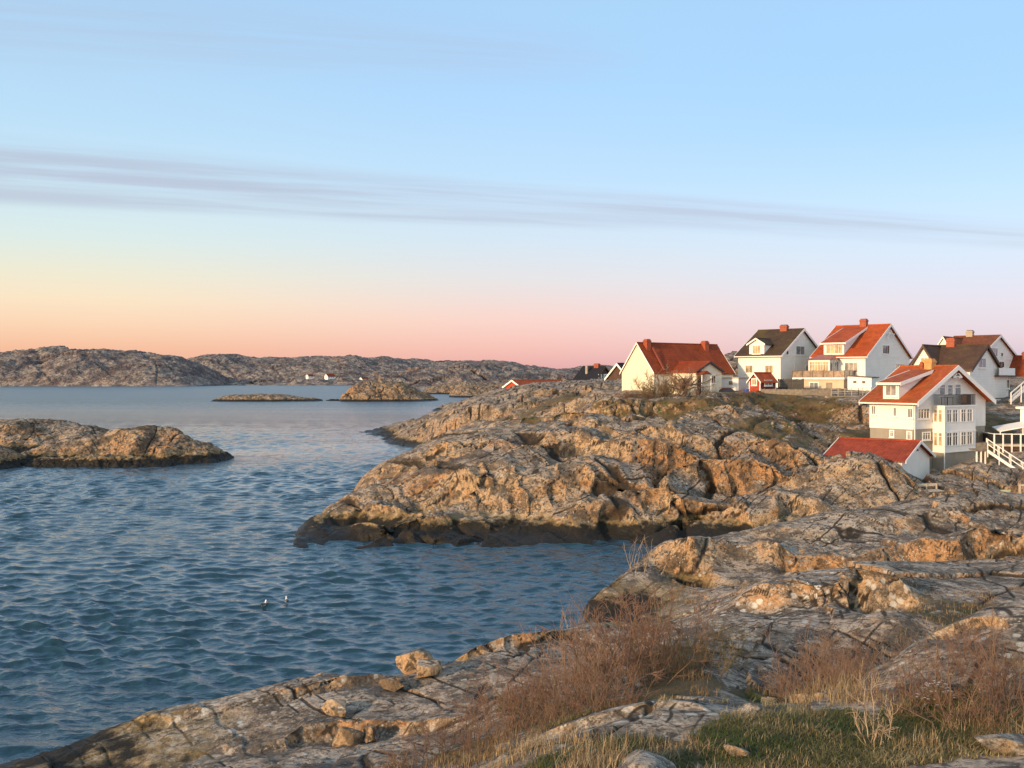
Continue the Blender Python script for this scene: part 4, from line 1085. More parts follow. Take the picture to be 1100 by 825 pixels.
# -- low building with the long orange roof beyond the ridge
f = Fr('boathouse', 'long low red building with an orange roof showing over the far ridge', 'boathouse', 560, 258, 40, 8.6)
Lu = f.L(541.5, 415)[0]; W = f.R(612, 416)[0]; ze = EYE - (415.8 - HZ) / FOC * 258; zr = EYE - (408.8 - HZ) / FOC * (258 + f.e.y * Lu / 2)
gable_body(f, 0, Lu, 0, W, 6.0, ze, zr, 'v', 'red_wood')
gable_roof(f, 0, Lu, 0, W, ze, zr, 'v', 'tile_orange', ov=.4, og=.4, trim='white', bh=.4, gutter=False)

# -- brown-roofed white house with the cross gable
f = Fr('house', 'white house with steep dark brown roof and cross gable', 'house', 1042, 112, 42, 7.6, G_H)
Lu = f.L(977, 397)[0]; W = f.R(1074, 397)[0]
ze = EYE - (396.5 - HZ) / FOC * 112; zr = EYE - (371.8 - HZ) / FOC * (112 + f.g.y * W / 2)
zf = f.R(1058, 428.5)[1]
zf = EYE - (429 - HZ) / FOC * 112
gable_body(f, 0, Lu, 0, W, zf, ze, zr, 'u', 'white_h')
gable_roof(f, 0, Lu, 0, W, ze, zr, 'u', 'tile_brown', ov=.4, og=.3, trim='brown_wood', bh=.3)
m = MB(); f.box(m, .02, Lu - .02, .02, W + 1.6, 5.0, zf - .003); f.part('foundation', m, 'stone')
uc0 = f.L(1008, 396)[0]; uc1 = Lu; um = (uc0 + uc1) / 2
m = MB(); m.extrude([f.p(uc0, -.04, ze - .2), f.p(uc1, -.04, ze - .2), f.p(um, -.04, zr - .06)], f.g * (W / 2)); f.part('cross_gable', m, 'white_h')
gable_roof(f, uc0, uc1, -.04, W / 2 - .05, ze, zr - .06, 'v', 'tile_brown', ov=.4, og=.3, trim='brown_wood', bh=.3, name='cross_roof', back_trim=False, gutter=False)
window(f, 'L', (989.5, 384.5, 996.5, 393.5), 2, 1, off=.045, glass='glass_warm')
window(f, 'R', (1051, 385, 1058.5, 394.8), 2, 1, glass='glass')
window(f, 'R', (1069.6, 429.6, 1074.6, 436.8), 2, 1, off=-.012, glass='glass_pale')
vA = f.R(1068, 404)[0]; vB = f.R(1083, 404)[0] + .1; zq = f.R(1075, 404.6)[1]
m = MB(); f.box(m, .01, 5.0, W - .02, vB, zf, zq); f.part('side_wing', m, 'white_h')
m = MB(); f.box(m, -.7, 5.2, vA, vB + .7, zq + .004, zq + .16); f.part('balcony_floor', m, 'brown_wood')
m = MB(); f.box(m, -.62, -.5, vA + .1, vB + .6, zq + .164, zq + 1.05); f.box(m, -.5, 5.0, vB + .48, vB + .6, zq + .164, zq + 1.05); f.part('parapet', m, 'white')
w = window(f, 'R', (1081.3, 408, 1084, 417), 1, 1, off=-.006, glass='glass')
uw = f.L(1022, 368, W / 2)[0]
chimney(f, uw, W / 2 - .1, .95, .7, zr - .8, zr + .95, 'brick', 'brick')

# -- house behind it
f = Fr('house', 'pale house with rust brown roof and grey chimney behind the brown roofed house', 'house', 1050, 150, 42, 10.5, G_H)
Lu = f.L(1003, 384)[0]; W = f.R(1093, 384)[0]
ze = EYE - (384.5 - HZ) / FOC * 150; zr = EYE - (361.2 - HZ) / FOC * (150 + f.g.y * W / 2)
gable_body(f, 0, Lu, 0, W, 9, ze, zr, 'u', 'white_h')
gable_roof(f, 0, Lu, 0, W, ze, zr, 'u', 'tile_rust')
window(f, 'R', (1064.2, 374, 1071.2, 382.6), 3, 1, glass='glass'); window(f, 'R', (1075, 379, 1077.2, 383), 1, 1, glass='glass_dark')
window(f, 'R', (1073.5, 388.5, 1078.5, 394.6), 2, 1, glass='glass_dark')
u_ = f.L(1041.5, 380)[0]
chimney(f, f.L(1042, 358, W / 2)[0], W / 2, 1.0, .9, zr - .6, zr + 1.0, 'concrete', 'dark_metal')
ua = f.L(1023, 376)[0]; ub = f.L(1000, 376)[0] - .3; zt = ze + 1.0; za = EYE - (362.8 - HZ) / FOC * 155; um = (ua + ub) / 2
m = MB(); m.extrude([f.p(ua, .4, ze - .1), f.p(ub, .4, ze - .1), f.p(ub, .4, zt), f.p(um, .4, za), f.p(ua, .4, zt)], f.g * (W / 2 - .6)); f.part('dormer', m, 'white_h')
gable_roof(f, ua, ub, .4, W / 2 - .8, zt, za, 'v', 'tile_rust', ov=.3, og=.3, th=.1, bh=.25, name='dormer_roof', back_trim=False, gutter=False)
m = MB(); f.box(m, -.05, -.003, -.03, W + .02, ze - .1, ze + .02); f.part('trim_board', m, 'white')

# -- dark red house at the edge of the frame
f = Fr('house', 'dark red house with red roof and brick chimney at the far right edge', 'house', 1112, 158, 42, 10.5, G_H)
Lu = f.L(1084, 405)[0]; W = 8; ze = EYE - (404 - HZ) / FOC * 158; zr = EYE - (383 - HZ) / FOC * (158 + f.g.y * W / 2)
gable_body(f, 0, Lu, 0, W, 9, ze, zr, 'u', 'dark_red')
gable_roof(f, 0, Lu, 0, W, ze, zr, 'u', 'tile_red')
chimney(f, Lu * .62, W / 2 - .4, .8, .8, zr - .8, zr + .7, 'brick', 'dark_metal')

# -- the near white house
f = Fr('house', 'white house with worn orange roof, two storey bay, balcony and grey basement', 'house', 981.4, 92, 54, 3.6, G_H)
Lu = f.L(934, 440)[0]; W = f.R(1058.6, 440)[0]
ze = EYE - (431 - HZ) / FOC * 92; zr = EYE - (395 - HZ) / FOC * (92 + f.g.y * W / 2)
zs = EYE - (461.5 - HZ) / FOC * 92
gable_body(f, 0, Lu, 0, W, zs, ze, zr, 'u', 'white_h')
m = MB(); f.box(m, .04, Lu - .04, .04, W - .04, 1.2, zs - .003); f.part('basement', m, 'grey')
m = MB(); m.extrude([f.p(-.022, .02, ze - .05), f.p(-.022, W - .02, ze - .05), f.p(-.022, W / 2, zr - .15)], f.e * .019); f.part('gable_cladding', m, 'white_v')
m = MB(); f.box(m, -.022, -.003, .14, W * .98, zs + .03, ze - .14); f.part('gable_wall', m, 'white_v')
gable_roof(f, 0, Lu, 0, W, ze, zr, 'u', 'tile_front', ov=.55, og=.75, bh=.34, th=.16)
m = MB(); f.box(m, -.06, -.024, .02, W - .02, ze - .14, ze - .03); f.part('trim_board', m, 'white')
shed_dormer(f, (948.8, 411.8, 965.8, 431.5), zr - .35, W / 2 - .9, 'tile_front', win=(951.8, 414, 963, 424.8), nx=2, ovs=.4, glass='glass_pale')
for r_ in ((936.6, 436, 941, 445), (960, 438, 963.4, 447), (975.6, 438.8, 980.4, 448.6)): window(f, 'L', r_, 1 if r_[2] - r_[0] < 4 else 2, 1, glass='glass_pale', t=.07)
for r_ in ((956.6, 460.8 + 2, 960, 469), (975, 464, 978.8, 472)): window(f, 'L', r_, 2, 2, off=-.036, glass='glass_pale')
window(f, 'R', (985.8, 439, 997.8, 449.4), 4, 2, off=.024, glass='glass')
window(f, 'R', (990.8, 464.8, 998.8, 472), 3, 2, off=-.036, glass='glass')
# arched attic light
vc, zc = f.R(1020.5, 406.6); arch = [f.p(-.07, vc + .42 * math.cos(t_), zc + .42 * math.sin(t_)) for t_ in np.linspace(0, math.pi, 13)]
m = MB(); m.extrude(arch, f.e * .045); w = f.part('attic_window', m, 'glass_dark')
m = MB()
for t_ in np.linspace(0, math.pi, 13)[:-1]:
    a = f.p(-.08, vc + .45 * math.cos(t_), zc + .45 * math.sin(t_)); b = f.p(-.08, vc + .45 * math.cos(t_ + math.pi / 12), zc + .45 * math.sin(t_ + math.pi / 12)); m.bar(a, b, .06)
for t_ in (.6, 1.2, 1.94, 2.54): m.bar(f.p(-.078, vc, zc), f.p(-.078, vc + .42 * math.cos(t_), zc + .42 * math.sin(t_)), .035)
m.bar(f.p(-.08, vc - .5, zc - .02), f.p(-.08, vc + .5, zc - .02), .06); m.build('glazing_bars', 'white', w)
m = MB()
for q in (-1, 1):
    m.bar(f.p(-.7, W / 2 + q * .15, zr - .55), f.p(-.7, W / 2 + q * .75, zr - .95), .09); m.bar(f.p(-.7, W / 2 + q * .75, zr - .95), f.p(-.7, W / 2 + q * .2, zr - 1.0), .07)
m.bar(f.p(-.7, W / 2 - .7, zr - .86), f.p(-.7, W / 2 + .7, zr - .86), .08); f.part('gable_ornament', m, 'white')
for r_ in ((1008.8, 413.2, 1014.6, 424), (1017.6, 413.6, 1023, 425), (1025.4, 413, 1031.6, 424.6)): window(f, 'R', r_, 1, 2, off=.024, glass='glass_pale', sill=False)
# the bay
ub = -1.35
vb0 = f.R(1014, 460, ub)[0]; vb1 = f.R(1048, 460, ub)[0]; va0 = f.R(1001.8, 460)[0]; va1 = vb1 + (vb0 - va0) * .35
z_top = f.R(1031, 436.8, ub)[1]; z_mid = f.R(1031, 463.2, ub)[1]; z_bot = f.R(1031, 484.5, ub)[1]
def bay(z0, z1, gr=0.0):
    m = MB(); pts = [f.p(-.002, va0 - gr, z0), f.p(ub - gr, vb0 - gr * .5, z0), f.p(ub - gr, vb1 + gr * .5, z0), f.p(-.002, va1 + gr, z0)]
    return m.extrude(pts, Vector((0, 0, z1 - z0)))
by = f.part('bay', bay(z_bot, z_top - .004), 'white')
bay(1.0, z_bot - .004, -.05).build('bay_base', 'grey', by)
for z_ in (z_top - .12, z_mid, z_bot - .02): bay(z_ - .05, z_ + .05, .05).build('bay_trim', 'white', by)
def baywin(P, a0, a1, z0, z1, nx):
    """a window on one face of the bay; P(a, d, z) with d outwards"""
    m = MB(); g = MB()
    bx = lambda mb, A0, A1, d0, d1, Z0, Z1: mb.hexa([P(A0, d0, Z0), P(A1, d0, Z0), P(A1, d1, Z0), P(A0, d1, Z0), P(A0, d0, Z1), P(A1, d0, Z1), P(A1, d1, Z1), P(A0, d1, Z1)])
    bx(m, a0 - .07, a0, .003, .06, z0 - .07, z1 + .07); bx(m, a1, a1 + .07, .003, .06, z0 - .07, z1 + .07)
    bx(m, a0, a1, .003, .056, z0 - .07, z0); bx(m, a0, a1, .003, .056, z1, z1 + .07)
    zm = z0 + (z1 - z0) * .74; bx(m, a0, a1, .004, .05, zm - .025, zm + .025)
    for i in range(1, nx): a = a0 + (a1 - a0) * i / nx; bx(m, a - .02, a + .02, .004, .046, z0, z1)
    bx(g, a0, a1, .005, .02, z0, z1)
    w = f.part('window', m, 'white'); return w, g
Pf = lambda a, d, z: f.p(ub - d, a, z)
for (ya, yb) in ((440.2, 452.6), (464.6, 477.6)):
    z1, z0 = f.R(1031, ya, ub)[1], f.R(1031, yb, ub)[1]
    for xa, xb in ((1017, 1022), (1023.3, 1028.4), (1032.2, 1037.2), (1038.8, 1043.9)):
        w, g = baywin(Pf, f.R(xa, 450, ub)[0], f.R(xb, 450, ub)[0], z0, z1, 2)
        g.build('pane', 'glass_pale' if ya < 450 else 'glass', w)
    A = Vector((0, va0)); B = Vector((ub, vb0)); D = B - A; ln = D.length; D = D / ln; N = Vector((-D.y, D.x)); N = N if N.y < 0 else -N
    Po = lambda a, d, z: f.p(A.x + D.x * a + N.x * d, A.y + D.y * a + N.y * d, z)
    for i in range(2):
        w, g = baywin(Po, ln * (.16 + .42 * i), ln * (.16 + .42 * i + .26), z0, z1, 1)
        g.build('pane', 'glass_warm', w)
for q in ((ub - .06, vb0 - .02, z_top), (-.08, .06, ze - .1)): m = MB(); m.tube(f.p(q[0], q[1], 2.0), f.p(*q), .05); f.part('downpipe', m, 'white')
# balcony on the bay's roof
bay(z_top, z_top + .14, .12).build('balcony_floor', 'white', f.root)
pm, rm = MB(), MB(); zb_ = z_top + .142
ring = [f.p(-.1, va0 + .1, zb_), f.p(ub + .05, vb0 + .02, zb_), f.p(ub + .05, vb1, zb_), f.p(-.1, va1 + .05, zb_)]
railing(pm, rm, ring, 1.0, .15, .018, 0, .08)
rl = f.part('balcony_railing', rm, 'dark_metal'); pm.build('baluster', 'dark_metal', rl)
# things standing on the balcony
zt_ = zb_
def furniture(name, label, cat, build):
    m = MB(); build(m); o = m.build(name, 'dark_metal', None, f.o + f.p(-.7, W * .5, zt_)); o['label'] = label; o['category'] = cat; return o
def world(p): return p + f.o
def table_b(m):
    c = [world(f.p(u_, v_, zt_ + .72)) for u_, v_ in ((-.4, vb0 + 1.0), (-1.1, vb0 + 1.0), (-1.1, vb0 + 2.2), (-.4, vb0 + 2.2))]
    m.extrude(c, Vector((0, 0, .04)))
    for u_, v_ in ((-.46, vb0 + 1.08), (-1.04, vb0 + 1.08), (-1.04, vb0 + 2.12), (-.46, vb0 + 2.12)): m.bar(world(f.p(u_, v_, zt_ + .005)), world(f.p(u_, v_, zt_ + .72)), .05)
furniture('balcony_table', 'dark table on the balcony of the near white house', 'table', table_b)
def cab_b(m):
    u0_, u1_, v0_, v1_ = -1.0, -.4, vb1 - .95, vb1 - .2
    c = [world(f.p(a, b, zt_ + .005)) for a, b in ((u0_, v0_), (u1_, v0_), (u1_, v1_), (u0_, v1_))]
    m.extrude(c, Vector((0, 0, .95))); m.bar(world(f.p(u0_ - .03, v0_ + .36, zt_ + .2)), world(f.p(u0_ - .03, v0_ + .36, zt_ + .7)), .03)
    c = [world(f.p(a, b, zt_ + .958)) for a, b in ((u0_ - .04, v0_ - .04), (u1_ + .04, v0_ - .04), (u1_ + .04, v1_ + .04), (u0_ - .04, v1_ + .04))]; m.extrude(c, Vector((0, 0, .04)))
o = furniture('balcony_cabinet', 'brown cabinet at the right end of the balcony of the near white house', 'cabinet', cab_b); o.data.materials[0] = MT['brown_wood']
chimney(f, f.L(999, 392, W / 2 - .3)[0], W / 2 - .3, .8, .8, zr - .9, zr + .8, 'brick_tan', 'brick_tan')
chimney(f, f.L(990.5, 395, W / 2 - .3)[0], W / 2 - .3, .32, .32, zr - 1.2, zr + .5, 'brick', 'brick')
m = MB(); f.box(m, .3, .9, W - .036, W + .02, zs - 1.3, zs); 
vL0 = f.R(1049.5, 470)[0]; vL1 = f.R(1057, 470)[0]
m = MB(); f.box(m, -.06, .037, vL0, vL1, f.R(1053, 477)[1], f.R(1053, 463.5)[1]); f.part('basement_door', m, 'grey_wood')
FN = f

# -- boathouse with the red roof
f = Fr('boathouse', 'low boathouse with long red tiled roof and white boarded gable below the bay window', 'boathouse', 969, 84, 40, 4.2)
Lu = f.L(889, 483)[0]; W = f.R(998.5, 496)[0]; ze = EYE - (495 - HZ) / FOC * 84; zr = EYE - (475.2 - HZ) / FOC * (84 + f.g.y * W / 2)
gable_body(f, 0, Lu, 0, W, 2.4, ze, zr, 'u', 'white_v')
gable_roof(f, 0, Lu, 0, W, ze, zr, 'u', 'tile_boat', ov=.35, og=.4, bh=.2, th=.1, gutter=False)
m = MB(); c = f.p(-.12, W / 2, zr - .75); m.tube(c, c + Vector((0, 0, .2)), .1, .05); m.bar(c + Vector((0, 0, .2)), f.p(-.02, W / 2, zr - .5), .04); f.part('gable_lamp', m, 'dark_metal')

# -- white-posted structures at the right edge
f = Fr('terrace_house', 'white house corner with overhanging flat roof at the right edge above the terrace', 'house', 1096, 100, 40, 6.2)
z1 = EYE - (439 - HZ) / FOC * 100
m = MB(); f.box(m, -5, 0, 0, 4, 5.0, z1); f.part('wall', m, 'white_h')
m = MB(); f.box(m, -5.2, .35, -.35, 4.2, z1 + .004, z1 + .2); f.part('roof', m, 'white')
# ------------------------------------------------------------------ fences, walls, decks, stairs and small things
def thing(name, label, cat, loc, group=None):
    o = bpy.data.objects.new(name, None); C.collection.objects.link(o); o.location = loc
    o['label'] = label; o['category'] = cat
    if group: o['group'] = group
    return o
def sub(o, name, mb, mat, parent=None): return mb.build(name, mat, parent) if parent else _sub(o, name, mb, mat)
def _sub(o, name, mb, mat):
    ob = mb.build(name, mat, o)
    ob.matrix_parent_inverse = Matrix.Translation(-Vector(o.location))
    return ob

def board_fence(label, pts, h, mat, gap=.02, bw=.14, post=2.0, hpost=.08, name='wooden_fence'):
    o = thing(name, label, 'fence', pts[0]); b = MB(); r = MB(); rnd = random.Random(len(label))
    for a, c in zip(pts[:-1], pts[1:]):
        a = Vector(a); c = Vector(c); d = c - a; ln = d.length; n = int(ln / (bw + gap))
        t = Vector((d.x, d.y, 0)).normalized(); nrm = Vector((t.y, -t.x, 0))
        for i in range(n):
            q = a.lerp(c, (i + .5) / n); hh = h * rnd.uniform(.96, 1.03)
            b.hexa([q - t * bw / 2 - nrm * .012, q + t * bw / 2 - nrm * .012, q + t * bw / 2 + nrm * .012, q - t * bw / 2 + nrm * .012] + [q + Vector((0, 0, hh)) + x for x in (-t * bw / 2 - nrm * .012, t * bw / 2 - nrm * .012, t * bw / 2 + nrm * .012, -t * bw / 2 + nrm * .012)])
        for z in (.25, .8): r.bar(a + Vector((0, 0, h * z)) - nrm * .04, c + Vector((0, 0, h * z)) - nrm * .04, .04, .09)
        np_ = max(1, round(ln / post))
        for i in range(np_ + 1):
            p_ = MB(); q = a.lerp(c, i / np_) - nrm * .09; p_.bar(q - Vector((0, 0, .6)), q + Vector((0, 0, h + .05)), .1); _sub(o, 'post', p_, mat)
    _sub(o, 'boards', b, mat); _sub(o, 'rail', r, mat)
    return o
board_fence('weathered grey board fence along the top of the slope below the red shed', [at(818, 428, 131), at(862, 428.5, 130), at(893, 428.5, 130)], 1.25, 'grey_wood')
board_fence('tall dark board screen between the red shed and the beige terrace wall', [at(836, 419, 137.5), at(863, 419, 136)], 1.55, 'dark_wood', post=2.2)
# light post fence at the right of it
o = thing('wire_fence', 'light post and mesh fence on the concrete wall below the outhouse', 'fence', at(893, 426, 129))
pts = [at(893, 425.5, 129), at(922, 425, 129.5), at(936, 424, 131)]; r = MB()
for a, c in zip(pts[:-1], pts[1:]):
    n = max(1, round((c - a).length / .9))
    for i in range(n + 1):
        p_ = MB(); q = a.lerp(c, i / n); p_.bar(q, q + Vector((0, 0, 1.0)), .06); _sub(o, 'post', p_, 'bleached')
    for z in (.3, .6, .95): r.bar(a + Vector((0, 0, z)), c + Vector((0, 0, z)), .035)
_sub(o, 'rail', r, 'bleached')
# concrete retaining wall
m = MB(); A, B = at(889, 441, 128.5), at(936, 441, 129.5); A.z = B.z = 6.6
m.hexa([A, B, B + Vector((.2, .5, 0)), A + Vector((-.2, .5, 0))] + [Vector((p.x, p.y, EYE - (425.6 - HZ) / FOC * 128.7)) for p in (A, B, B + Vector((.2, .5, 0)), A + Vector((-.2, .5, 0)))])
o = m.build('retaining_wall', 'concrete', None, A); o['label'] = 'rough concrete retaining wall on the slope below the wire fence'; o['category'] = 'wall'
# blue tub, pale board, covered boat by the garage
q = at(802, 422.5, 131.5); m = MB()
m.tube(q, q + Vector((0, 0, .5)), .30, .36, 14); m.tube(q + Vector((0, 0, .5)), q + Vector((0, 0, .56)), .39, .39, 14)
o = m.build('barrel', 'blue', None, q); o['label'] = 'blue plastic tub on the grass at the left corner of the red shed'; o['category'] = 'barrel'
q = at(780.5, 421.5, 133); o = thing('rowing_boat', 'small dark upturned boat in front of the low white garage', 'boat', q)
m = MB(); secs = []
for i in range(9):
    s_ = i / 8 * 2 - 1; w_ = .62 * (1 - s_ ** 4) + .03; h_ = .55 * (1 - .6 * s_ ** 4)
    secs.append([q + Vector((s_ * 1.05, y_ * w_, z_ * h_ + .05)) for y_, z_ in ((-1, 0), (-.8, .5), (-.3, .9), (0, 1), (.3, .9), (.8, .5), (1, 0))])
for a, b in zip(secs[:-1], secs[1:]):
    for k in range(6): m.poly([a[k], b[k], b[k + 1], a[k + 1]])
m.poly(secs[0]); m.poly(secs[-1]); _sub(o, 'hull', m, 'dark_metal')
m = MB(); m.bar(q + Vector((-1.05, 0, .62)), q + Vector((1.0, 0, .62)), .07, .09); _sub(o, 'keel', m, 'brick')
q = at(822.5, 427, 129.3); m = MB(); m.hexa([q + Vector(p) for p in ((-.5, -.15, .02), (.5, -.15, -.05), (.5, .2, .05), (-.5, .2, .12), (-.5, -.15, .07), (.5, -.15, .0), (.5, .2, .1), (-.5, .2, .17))]); m.bar(q + Vector((-.3, -.14, .1)), q + Vector((-.3, .2, .16)), .08, .04); m.bar(q + Vector((.3, -.14, .04)), q + Vector((.3, .2, .1)), .08, .04)
o = m.build('pallet_board', 'white', None, q); o['label'] = 'white board lying on the grass in front of the board fence'; o['category'] = 'board'

# far white houses on the other shore
for (xa, xb, ya, yb, lab) in ((328.5, 337.5, 402, 406.5, 'leftmost of the tiny white houses on the far shore'), (348.5, 360.5, 401.5, 408.5, 'largest of the tiny white houses on the far shore'), (386, 396.5, 405.5, 410.5, 'tiny white house on the far shore above the round islet')):
    f = Fr('house', lab, 'house', xa + (xb - xa) * .3, 1636, 40, 8, 'tiny white houses on the far shore')
    Lu = f.L(xa, yb)[0]; W = f.R(xb, yb)[0]; zt = EYE - (ya - HZ) / FOC * 1490; zb = EYE - (yb - HZ) / FOC * 1490; ze = zb + (zt - zb) * .62
    gable_body(f, 0, Lu, 0, W, zb - 5, ze, zt, 'v', 'white')
    gable_roof(f, 0, Lu, 0, W, ze, zt, 'v', 'tile_red', ov=.6, og=.5, th=.4, trim='white', bh=.6, gutter=False)
    for k in (.25, .5, .75):
        m = MB(); f.box(m, -.15, -.02, W * k - .5, W * k + .5, ze - 2.6, ze - .8); w = f.part('window', m, 'glass')

# landing, stairs and terrace to the right of the near house
zd = EYE - (476 - HZ) / FOC * 91.5
o = thing('landing', 'grey boarded landing on white posts against the near white house', 'landing', at(1053, 486, 91.5))
P0, P1 = at(1048.5, 476, 91), at(1060, 476, 91.5); P0.z = P1.z = zd - .75
bk = Vector((.35, 2.2, 0))
m = MB(); m.hexa([P0, P1, P1 + bk, P0 + bk] + [p + Vector((0, 0, .14)) for p in (P0, P1, P1 + bk, P0 + bk)]); _sub(o, 'deck', m, 'grey_wood')
m = MB(); m.hexa([P0 + Vector((0, -.05, .145)), P1 + Vector((0, -.05, .145)), P1 + Vector((0, 0, .145)), P0 + Vector((0, 0, .145))] + [p for p in (P0 + Vector((0, -.05, .82)), P1 + Vector((0, -.05, .82)), P1 + Vector((0, 0, .82)), P0 + Vector((0, 0, .82)))]); _sub(o, 'board_panel', m, 'grey_wood')
for p in (P0 + Vector((.1, .1, 0)), P1 + Vector((-.1, .1, 0)), P0.lerp(P1, .5) + Vector((0, .1, 0))):
    m = MB(); m.bar(p + Vector((0, 0, -2.2)), p, .12); _sub(o, 'post', m, 'white')
# stairs run down to the right and towards the water
S0 = at(1061, 483, 91.2); S1 = at(1112, 517, 87.0); wv = Vector((.45, 1.15, 0))
o = thing('staircase', 'white wooden staircase with railings leading down from the landing over the rock', 'stairs', S0)
n = 17; d = (S1 - S0)
for k in (0, 1):
    m = MB(); off = wv * k
    m.bar(S0 + off - Vector((0, 0, .12)), S1 + off - Vector((0, 0, .12)), .06, .26); _sub(o, 'stringer', m, 'white')
    m = MB()
    for z in (.5, .95): m.bar(S0 + off + Vector((0, 0, z)), S1 + off + Vector((0, 0, z)), .05, .07)
    _sub(o, 'handrail', m, 'white')
    for i in range(5):
        q = S0 + d * (i / 4) + off; m = MB(); m.bar(q - Vector((0, 0, .7 if k == 0 else .3)), q + Vector((0, 0, 1.0)), .07); _sub(o, 'post', m, 'white')
for i in range(n):
    q = S0 + d * ((i + .5) / n); m = MB(); t = Vector((d.x, d.y, 0)).normalized() * .15
    m.hexa([q - t, q + t, q + t + wv, q - t + wv] + [p + Vector((0, 0, .04)) for p in (q - t, q + t, q + t + wv, q - t + wv)]); _sub(o, 'tread', m, 'grey_wood')
# glazed terrace
T0, T1 = at(1068, 478, 96), at(1125, 478, 95); zt = EYE - (477.5 - HZ) / FOC * 95.5; T0.z = T1.z = zt
o = thing('terrace', 'raised timber terrace with white posts and glass panels at the right edge', 'terrace', T0)
bk = Vector((.6, 4.5, 0))
m = MB(); m.hexa([p - Vector((0, 0, .2)) for p in (T0, T1, T1 + bk, T0 + bk)] + [T0, T1, T1 + bk, T0 + bk]); _sub(o, 'deck', m, 'bleached')
m = MB(); tt = (T1 - T0)
for i in range(6):
    z = -.24 - .24 * i; m.bar(T0 + Vector((.1, .12, z)), T1 + Vector((0, .12, z)), .04, .2)
_sub(o, 'skirt_boards', m, 'brown_wood')
m = MB()
for a, b in ((T0, T1), (T0, T0 + bk)): m.bar(a + Vector((0, 0, 1.0)), b + Vector((0, 0, 1.0)), .08, .07)
_sub(o, 'top_rail', m, 'white')
g = MB()
for a, b in ((T0, T1), (T0, T0 + bk)): g.hexa([a + Vector((0, .01, .1)), b + Vector((0, .01, .1)), b + Vector((0, .03, .1)), a + Vector((0, .03, .1))] + [a + Vector((0, .01, .93)), b + Vector((0, .01, .93)), b + Vector((0, .03, .93)), a + Vector((0, .03, .93))])
_sub(o, 'glass_panel', g, 'glass_dark')
for i in range(7):
    q = T0 + tt * (i / 6); m = MB(); m.bar(q - Vector((0, 0, 2.4)), q + Vector((0, 0, 1.05)), .12); _sub(o, 'post', m, 'white')
# parasol-pale awning over the terrace: a sloping white canopy on posts
A0, A1 = at(1074, 464, 98), at(1125, 455, 97)
o = thing('canopy', 'sloping white canopy above the glass panelled terrace', 'canopy', A0)
m = MB(); b2 = Vector((.5, 2.6, .3)); m.hexa([A0, A1, A1 + b2, A0 + b2] + [p + Vector((0, 0, .1)) for p in (A0, A1, A1 + b2, A0 + b2)]); _sub(o, 'sheet', m, 'white')
for q in (A0 + Vector((.1, .1, 0)), A0.lerp(A1, .5) + Vector((0, .1, 0)), A1 + Vector((-.1, .1, 0))):
    m = MB(); m.bar(Vector((q.x, q.y, zt + .01)), q, .09); _sub(o, 'post', m, 'white')
# upper stairs with white rails at the edge
U0, U1 = at(1086, 431, 118), at(1118, 404, 121)
o = thing('steps', 'steep outdoor steps with a white railing beside the brown roofed house', 'stairs', U0)
m = MB(); 
for k in (0, 1):
    off = Vector((.3, 1.0, 0)) * k
    m.bar(U0 + off, U1 + off, .08, .3)
_sub(o, 'stringer', m, 'white')
m = MB(); m.bar(U0 + Vector((0, 0, 1.0)), U1 + Vector((0, 0, 1.0)), .09, .12); m.bar(U0 + Vector((0, 0, .5)), U1 + Vector((0, 0, .5)), .07, .1); _sub(o, 'handrail', m, 'white')
for i in range(4):
    q = U0.lerp(U1, i / 3); m = MB(); m.bar(q - Vector((0, 0, 2)), q + Vector((0, 0, 1.05)), .11); _sub(o, 'post', m, 'white')
for i in range(14):
    q = U0.lerp(U1, (i + .5) / 14); m = MB(); m.hexa([q + Vector(p) for p in ((-.15, 0, 0), (.15, 0, 0), (.45, 1.0, 0), (.15, 1.0, 0), (-.15, 0, .05), (.15, 0, .05), (.45, 1.0, .05), (.15, 1.0, .05))]); _sub(o, 'tread', m, 'grey_wood')

# plank jetty-bench by the path below the boathouse
q0, q1 = at(981, 533, 77.5), at(1014, 532, 78.5)
o = thing('timber_platform', 'weathered timber platform with a plank bench on the rocks below the boathouse', 'platform', q0)
zt = at(997, 528, 78).z; bk = Vector((-.1, 1.1, 0)); A = Vector((q0.x, q0.y, zt)); B = Vector((q1.x, q1.y, zt))
m = MB()
for i in range(4): m.bar(A + bk * (i / 3.5), B + bk * (i / 3.5), .25, .05)
_sub(o, 'planks', m, 'bleached')
m = MB(); m.bar(A + bk + Vector((0, .1, .38)), B + bk + Vector((0, .1, .38)), .05, .22); _sub(o, 'back_board', m, 'bleached')
for i in range(4):
    q = A.lerp(B, i / 3); m = MB(); m.bar(q + Vector((0, .05, -.9)), q + Vector((0, .05, -.03)), .11); m.bar(q + bk + Vector((0, .06, -.9)), q + bk + Vector((0, .06, .45)), .10); _sub(o, 'leg', m, 'bleached')
# pale green bench and the wooden post frame at the edge
q0, q1 = at(1071, 535, 80), at(1094, 535, 80.3)
o = thing('bench', 'pale green boarded bench at the foot of the boulder by the stairs', 'bench', q0); zt = at(1082, 532.5, 80).z
A = Vector((q0.x, q0.y, zt)); B = Vector((q1.x, q1.y, zt))
m = MB(); 
for i in range(3): m.bar(A + Vector((0, .16 * i, 0)), B + Vector((0, .16 * i, 0)), .13, .05)
_sub(o, 'seat', m, 'pale_green')
m = MB()
for i in range(9):
    q = A.lerp(B, .28 + .72 * (i + .5) / 9) + Vector((0, .45, .0)); m.bar(q, q + Vector((0, 0, .42)), .12, .03)
_sub(o, 'backrest', m, 'pale_green')
for q in (A + Vector((.1, .2, 0)), B + Vector((-.1, .2, 0))):
    m = MB(); m.bar(q - Vector((0, 0, .6)), q - Vector((0, 0, .02)), .1); _sub(o, 'leg', m, 'pale_green')
